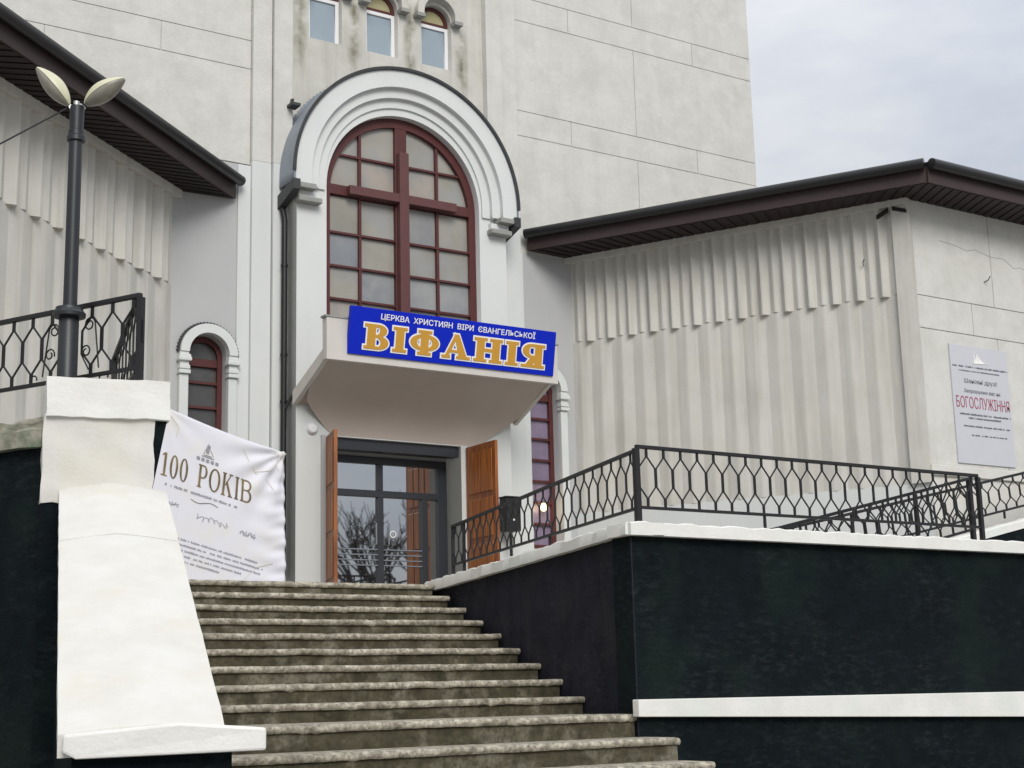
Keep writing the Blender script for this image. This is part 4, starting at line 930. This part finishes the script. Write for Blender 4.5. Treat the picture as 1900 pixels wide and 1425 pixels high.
for a, b in (((5.35, BY - .1, 3.35), (6.21, BY - .01, 3.365)), ((7.72, BY, 2.93), (8.16, 17.66, 3.02))):
    put('tie_cord', MB().tube([a, b], .005, 5).mesh('tie_cord', M['signwhite']), bn)

# ---- service board on the right wing
nb = thing('notice_board', 'pale plastic board with crimson БОГОСЛУЖІННЯ lettering on the right wing', 'notice board', (16.47, FY, 2.87))
NW, NH = 1.155, 1.62
NMW = frame3((15.90, FY - .022, 2.875), (1, 0, 0), (0, 0, 1), (0, -1, 0))
put('board', MB().box(0, 0, -.02, NW, NH, 0).mesh('board', M['plaque']), nb, NMW, bevel=.003)
def ntext(t, x0, x1, y0, y1, m, off=0.0, name='lettering'):
    for w_ in split_words(fit_mesh(text_mesh(name, m, t, 1, off, .001), x0, x1, y0, y1), 'word', m, .018): put('word', w_, nb, NMW @ Matrix.Translation((0, 0, .003)))
ntext('Шановні друзі!', .24, .90, 1.085, 1.165, M['plaqueink'])
ntext('Запрошуємо вас на', .22, .95, .955, 1.02, M['plaqueink'], .006)
ntext('БОГОСЛУЖІННЯ', .05, 1.12, .755, .915, M['plaquered'], -.006)
put('small_print', greek([(.10, 1.12, .66, .022), (.27, .92, .61, .022), (.16, 1.10, .50, .020), (.30, 1.0, .38, .018), (.03, 1.14, 1.315, .022), (.15, 1.0, 1.26, .016)], M['plaqueink'], 'small_print'), nb, NMW @ Matrix.Translation((0, 0, .003)), kind='stuff')
em = MB(); em.add([(.46, 1.39, .003), (.70, 1.39, .003), (.60, 1.45, .003), (.53, 1.52, .003), (.50, 1.44, .003)], [(0, 1, 2, 3, 4)]); em.tube([(.44, 1.38, .003), (.74, 1.40, .003)], .006, 4); em.tube([(.47, 1.40, .004), (.50, 1.54, .004), (.56, 1.43, .004)], .006, 4)
put('emblem', em.mesh('emblem', M['signwhite']), nb, NMW)

# ---- mailbox by the door
mbx = thing('mailbox', 'small black box with a white mark behind the stair railing near the door', 'mailbox', (11.42, 17.3, 2.17))
put('body', MB().box(11.30, 17.22, 2.20, 11.53, 17.40, 2.655).mesh('body', M['iron']), mbx, bevel=.006)
put('lid', MB().box(11.285, 17.205, 2.655, 11.545, 17.41, 2.675).mesh('lid', M['iron']), mbx, bevel=.004)
put('lock', MB().box(11.40, 17.212, 2.34, 11.425, 17.22, 2.365).mesh('lock', M['signwhite']), mbx)
put('stand', MB().box(11.40, 17.29, T, 11.43, 17.32, 2.20).mesh('stand', M['iron']), mbx)

# ================================================================== what the door glass mirrors, across the street behind the camera
def tree(x, y, h, seed):
    rnd = random.Random(seed); mb = MB()
    def br(p, d, L, r, lev):
        q = p + d * L; mb.tube([p, p.lerp(q, .5) + Vector((rnd.gauss(0, .03), rnd.gauss(0, .03), 0)) * L, q], r, 5, r * .62)
        if lev == 0: return
        for _ in range(rnd.choice((2, 3, 3)) + (1 if lev > 3 else 0)):
            nd = (d + Vector((rnd.gauss(0, .42), rnd.gauss(0, .42), rnd.gauss(.16, .22)))).normalized(); br(p.lerp(q, rnd.uniform(.55, 1)), nd, L * rnd.uniform(.6, .82), r * .58, lev - 1)
    br(Vector((x, y, -1.6)), Vector((0, 0, 1)), h * .32, .16, 5)
    return mb
for i, (x, y) in enumerate(((19.5, 1.5), (22.5, -1.2))):
    t_ = thing('bare_tree', ('bare leafless street tree reflected in the door glass, nearer', 'bare leafless street tree reflected in the door glass, farther')[i], 'tree', (x, y, -1.6))
    put('branches', tree(x, y, 8.5, 11 + i).mesh('branches', M['bark']), t_)
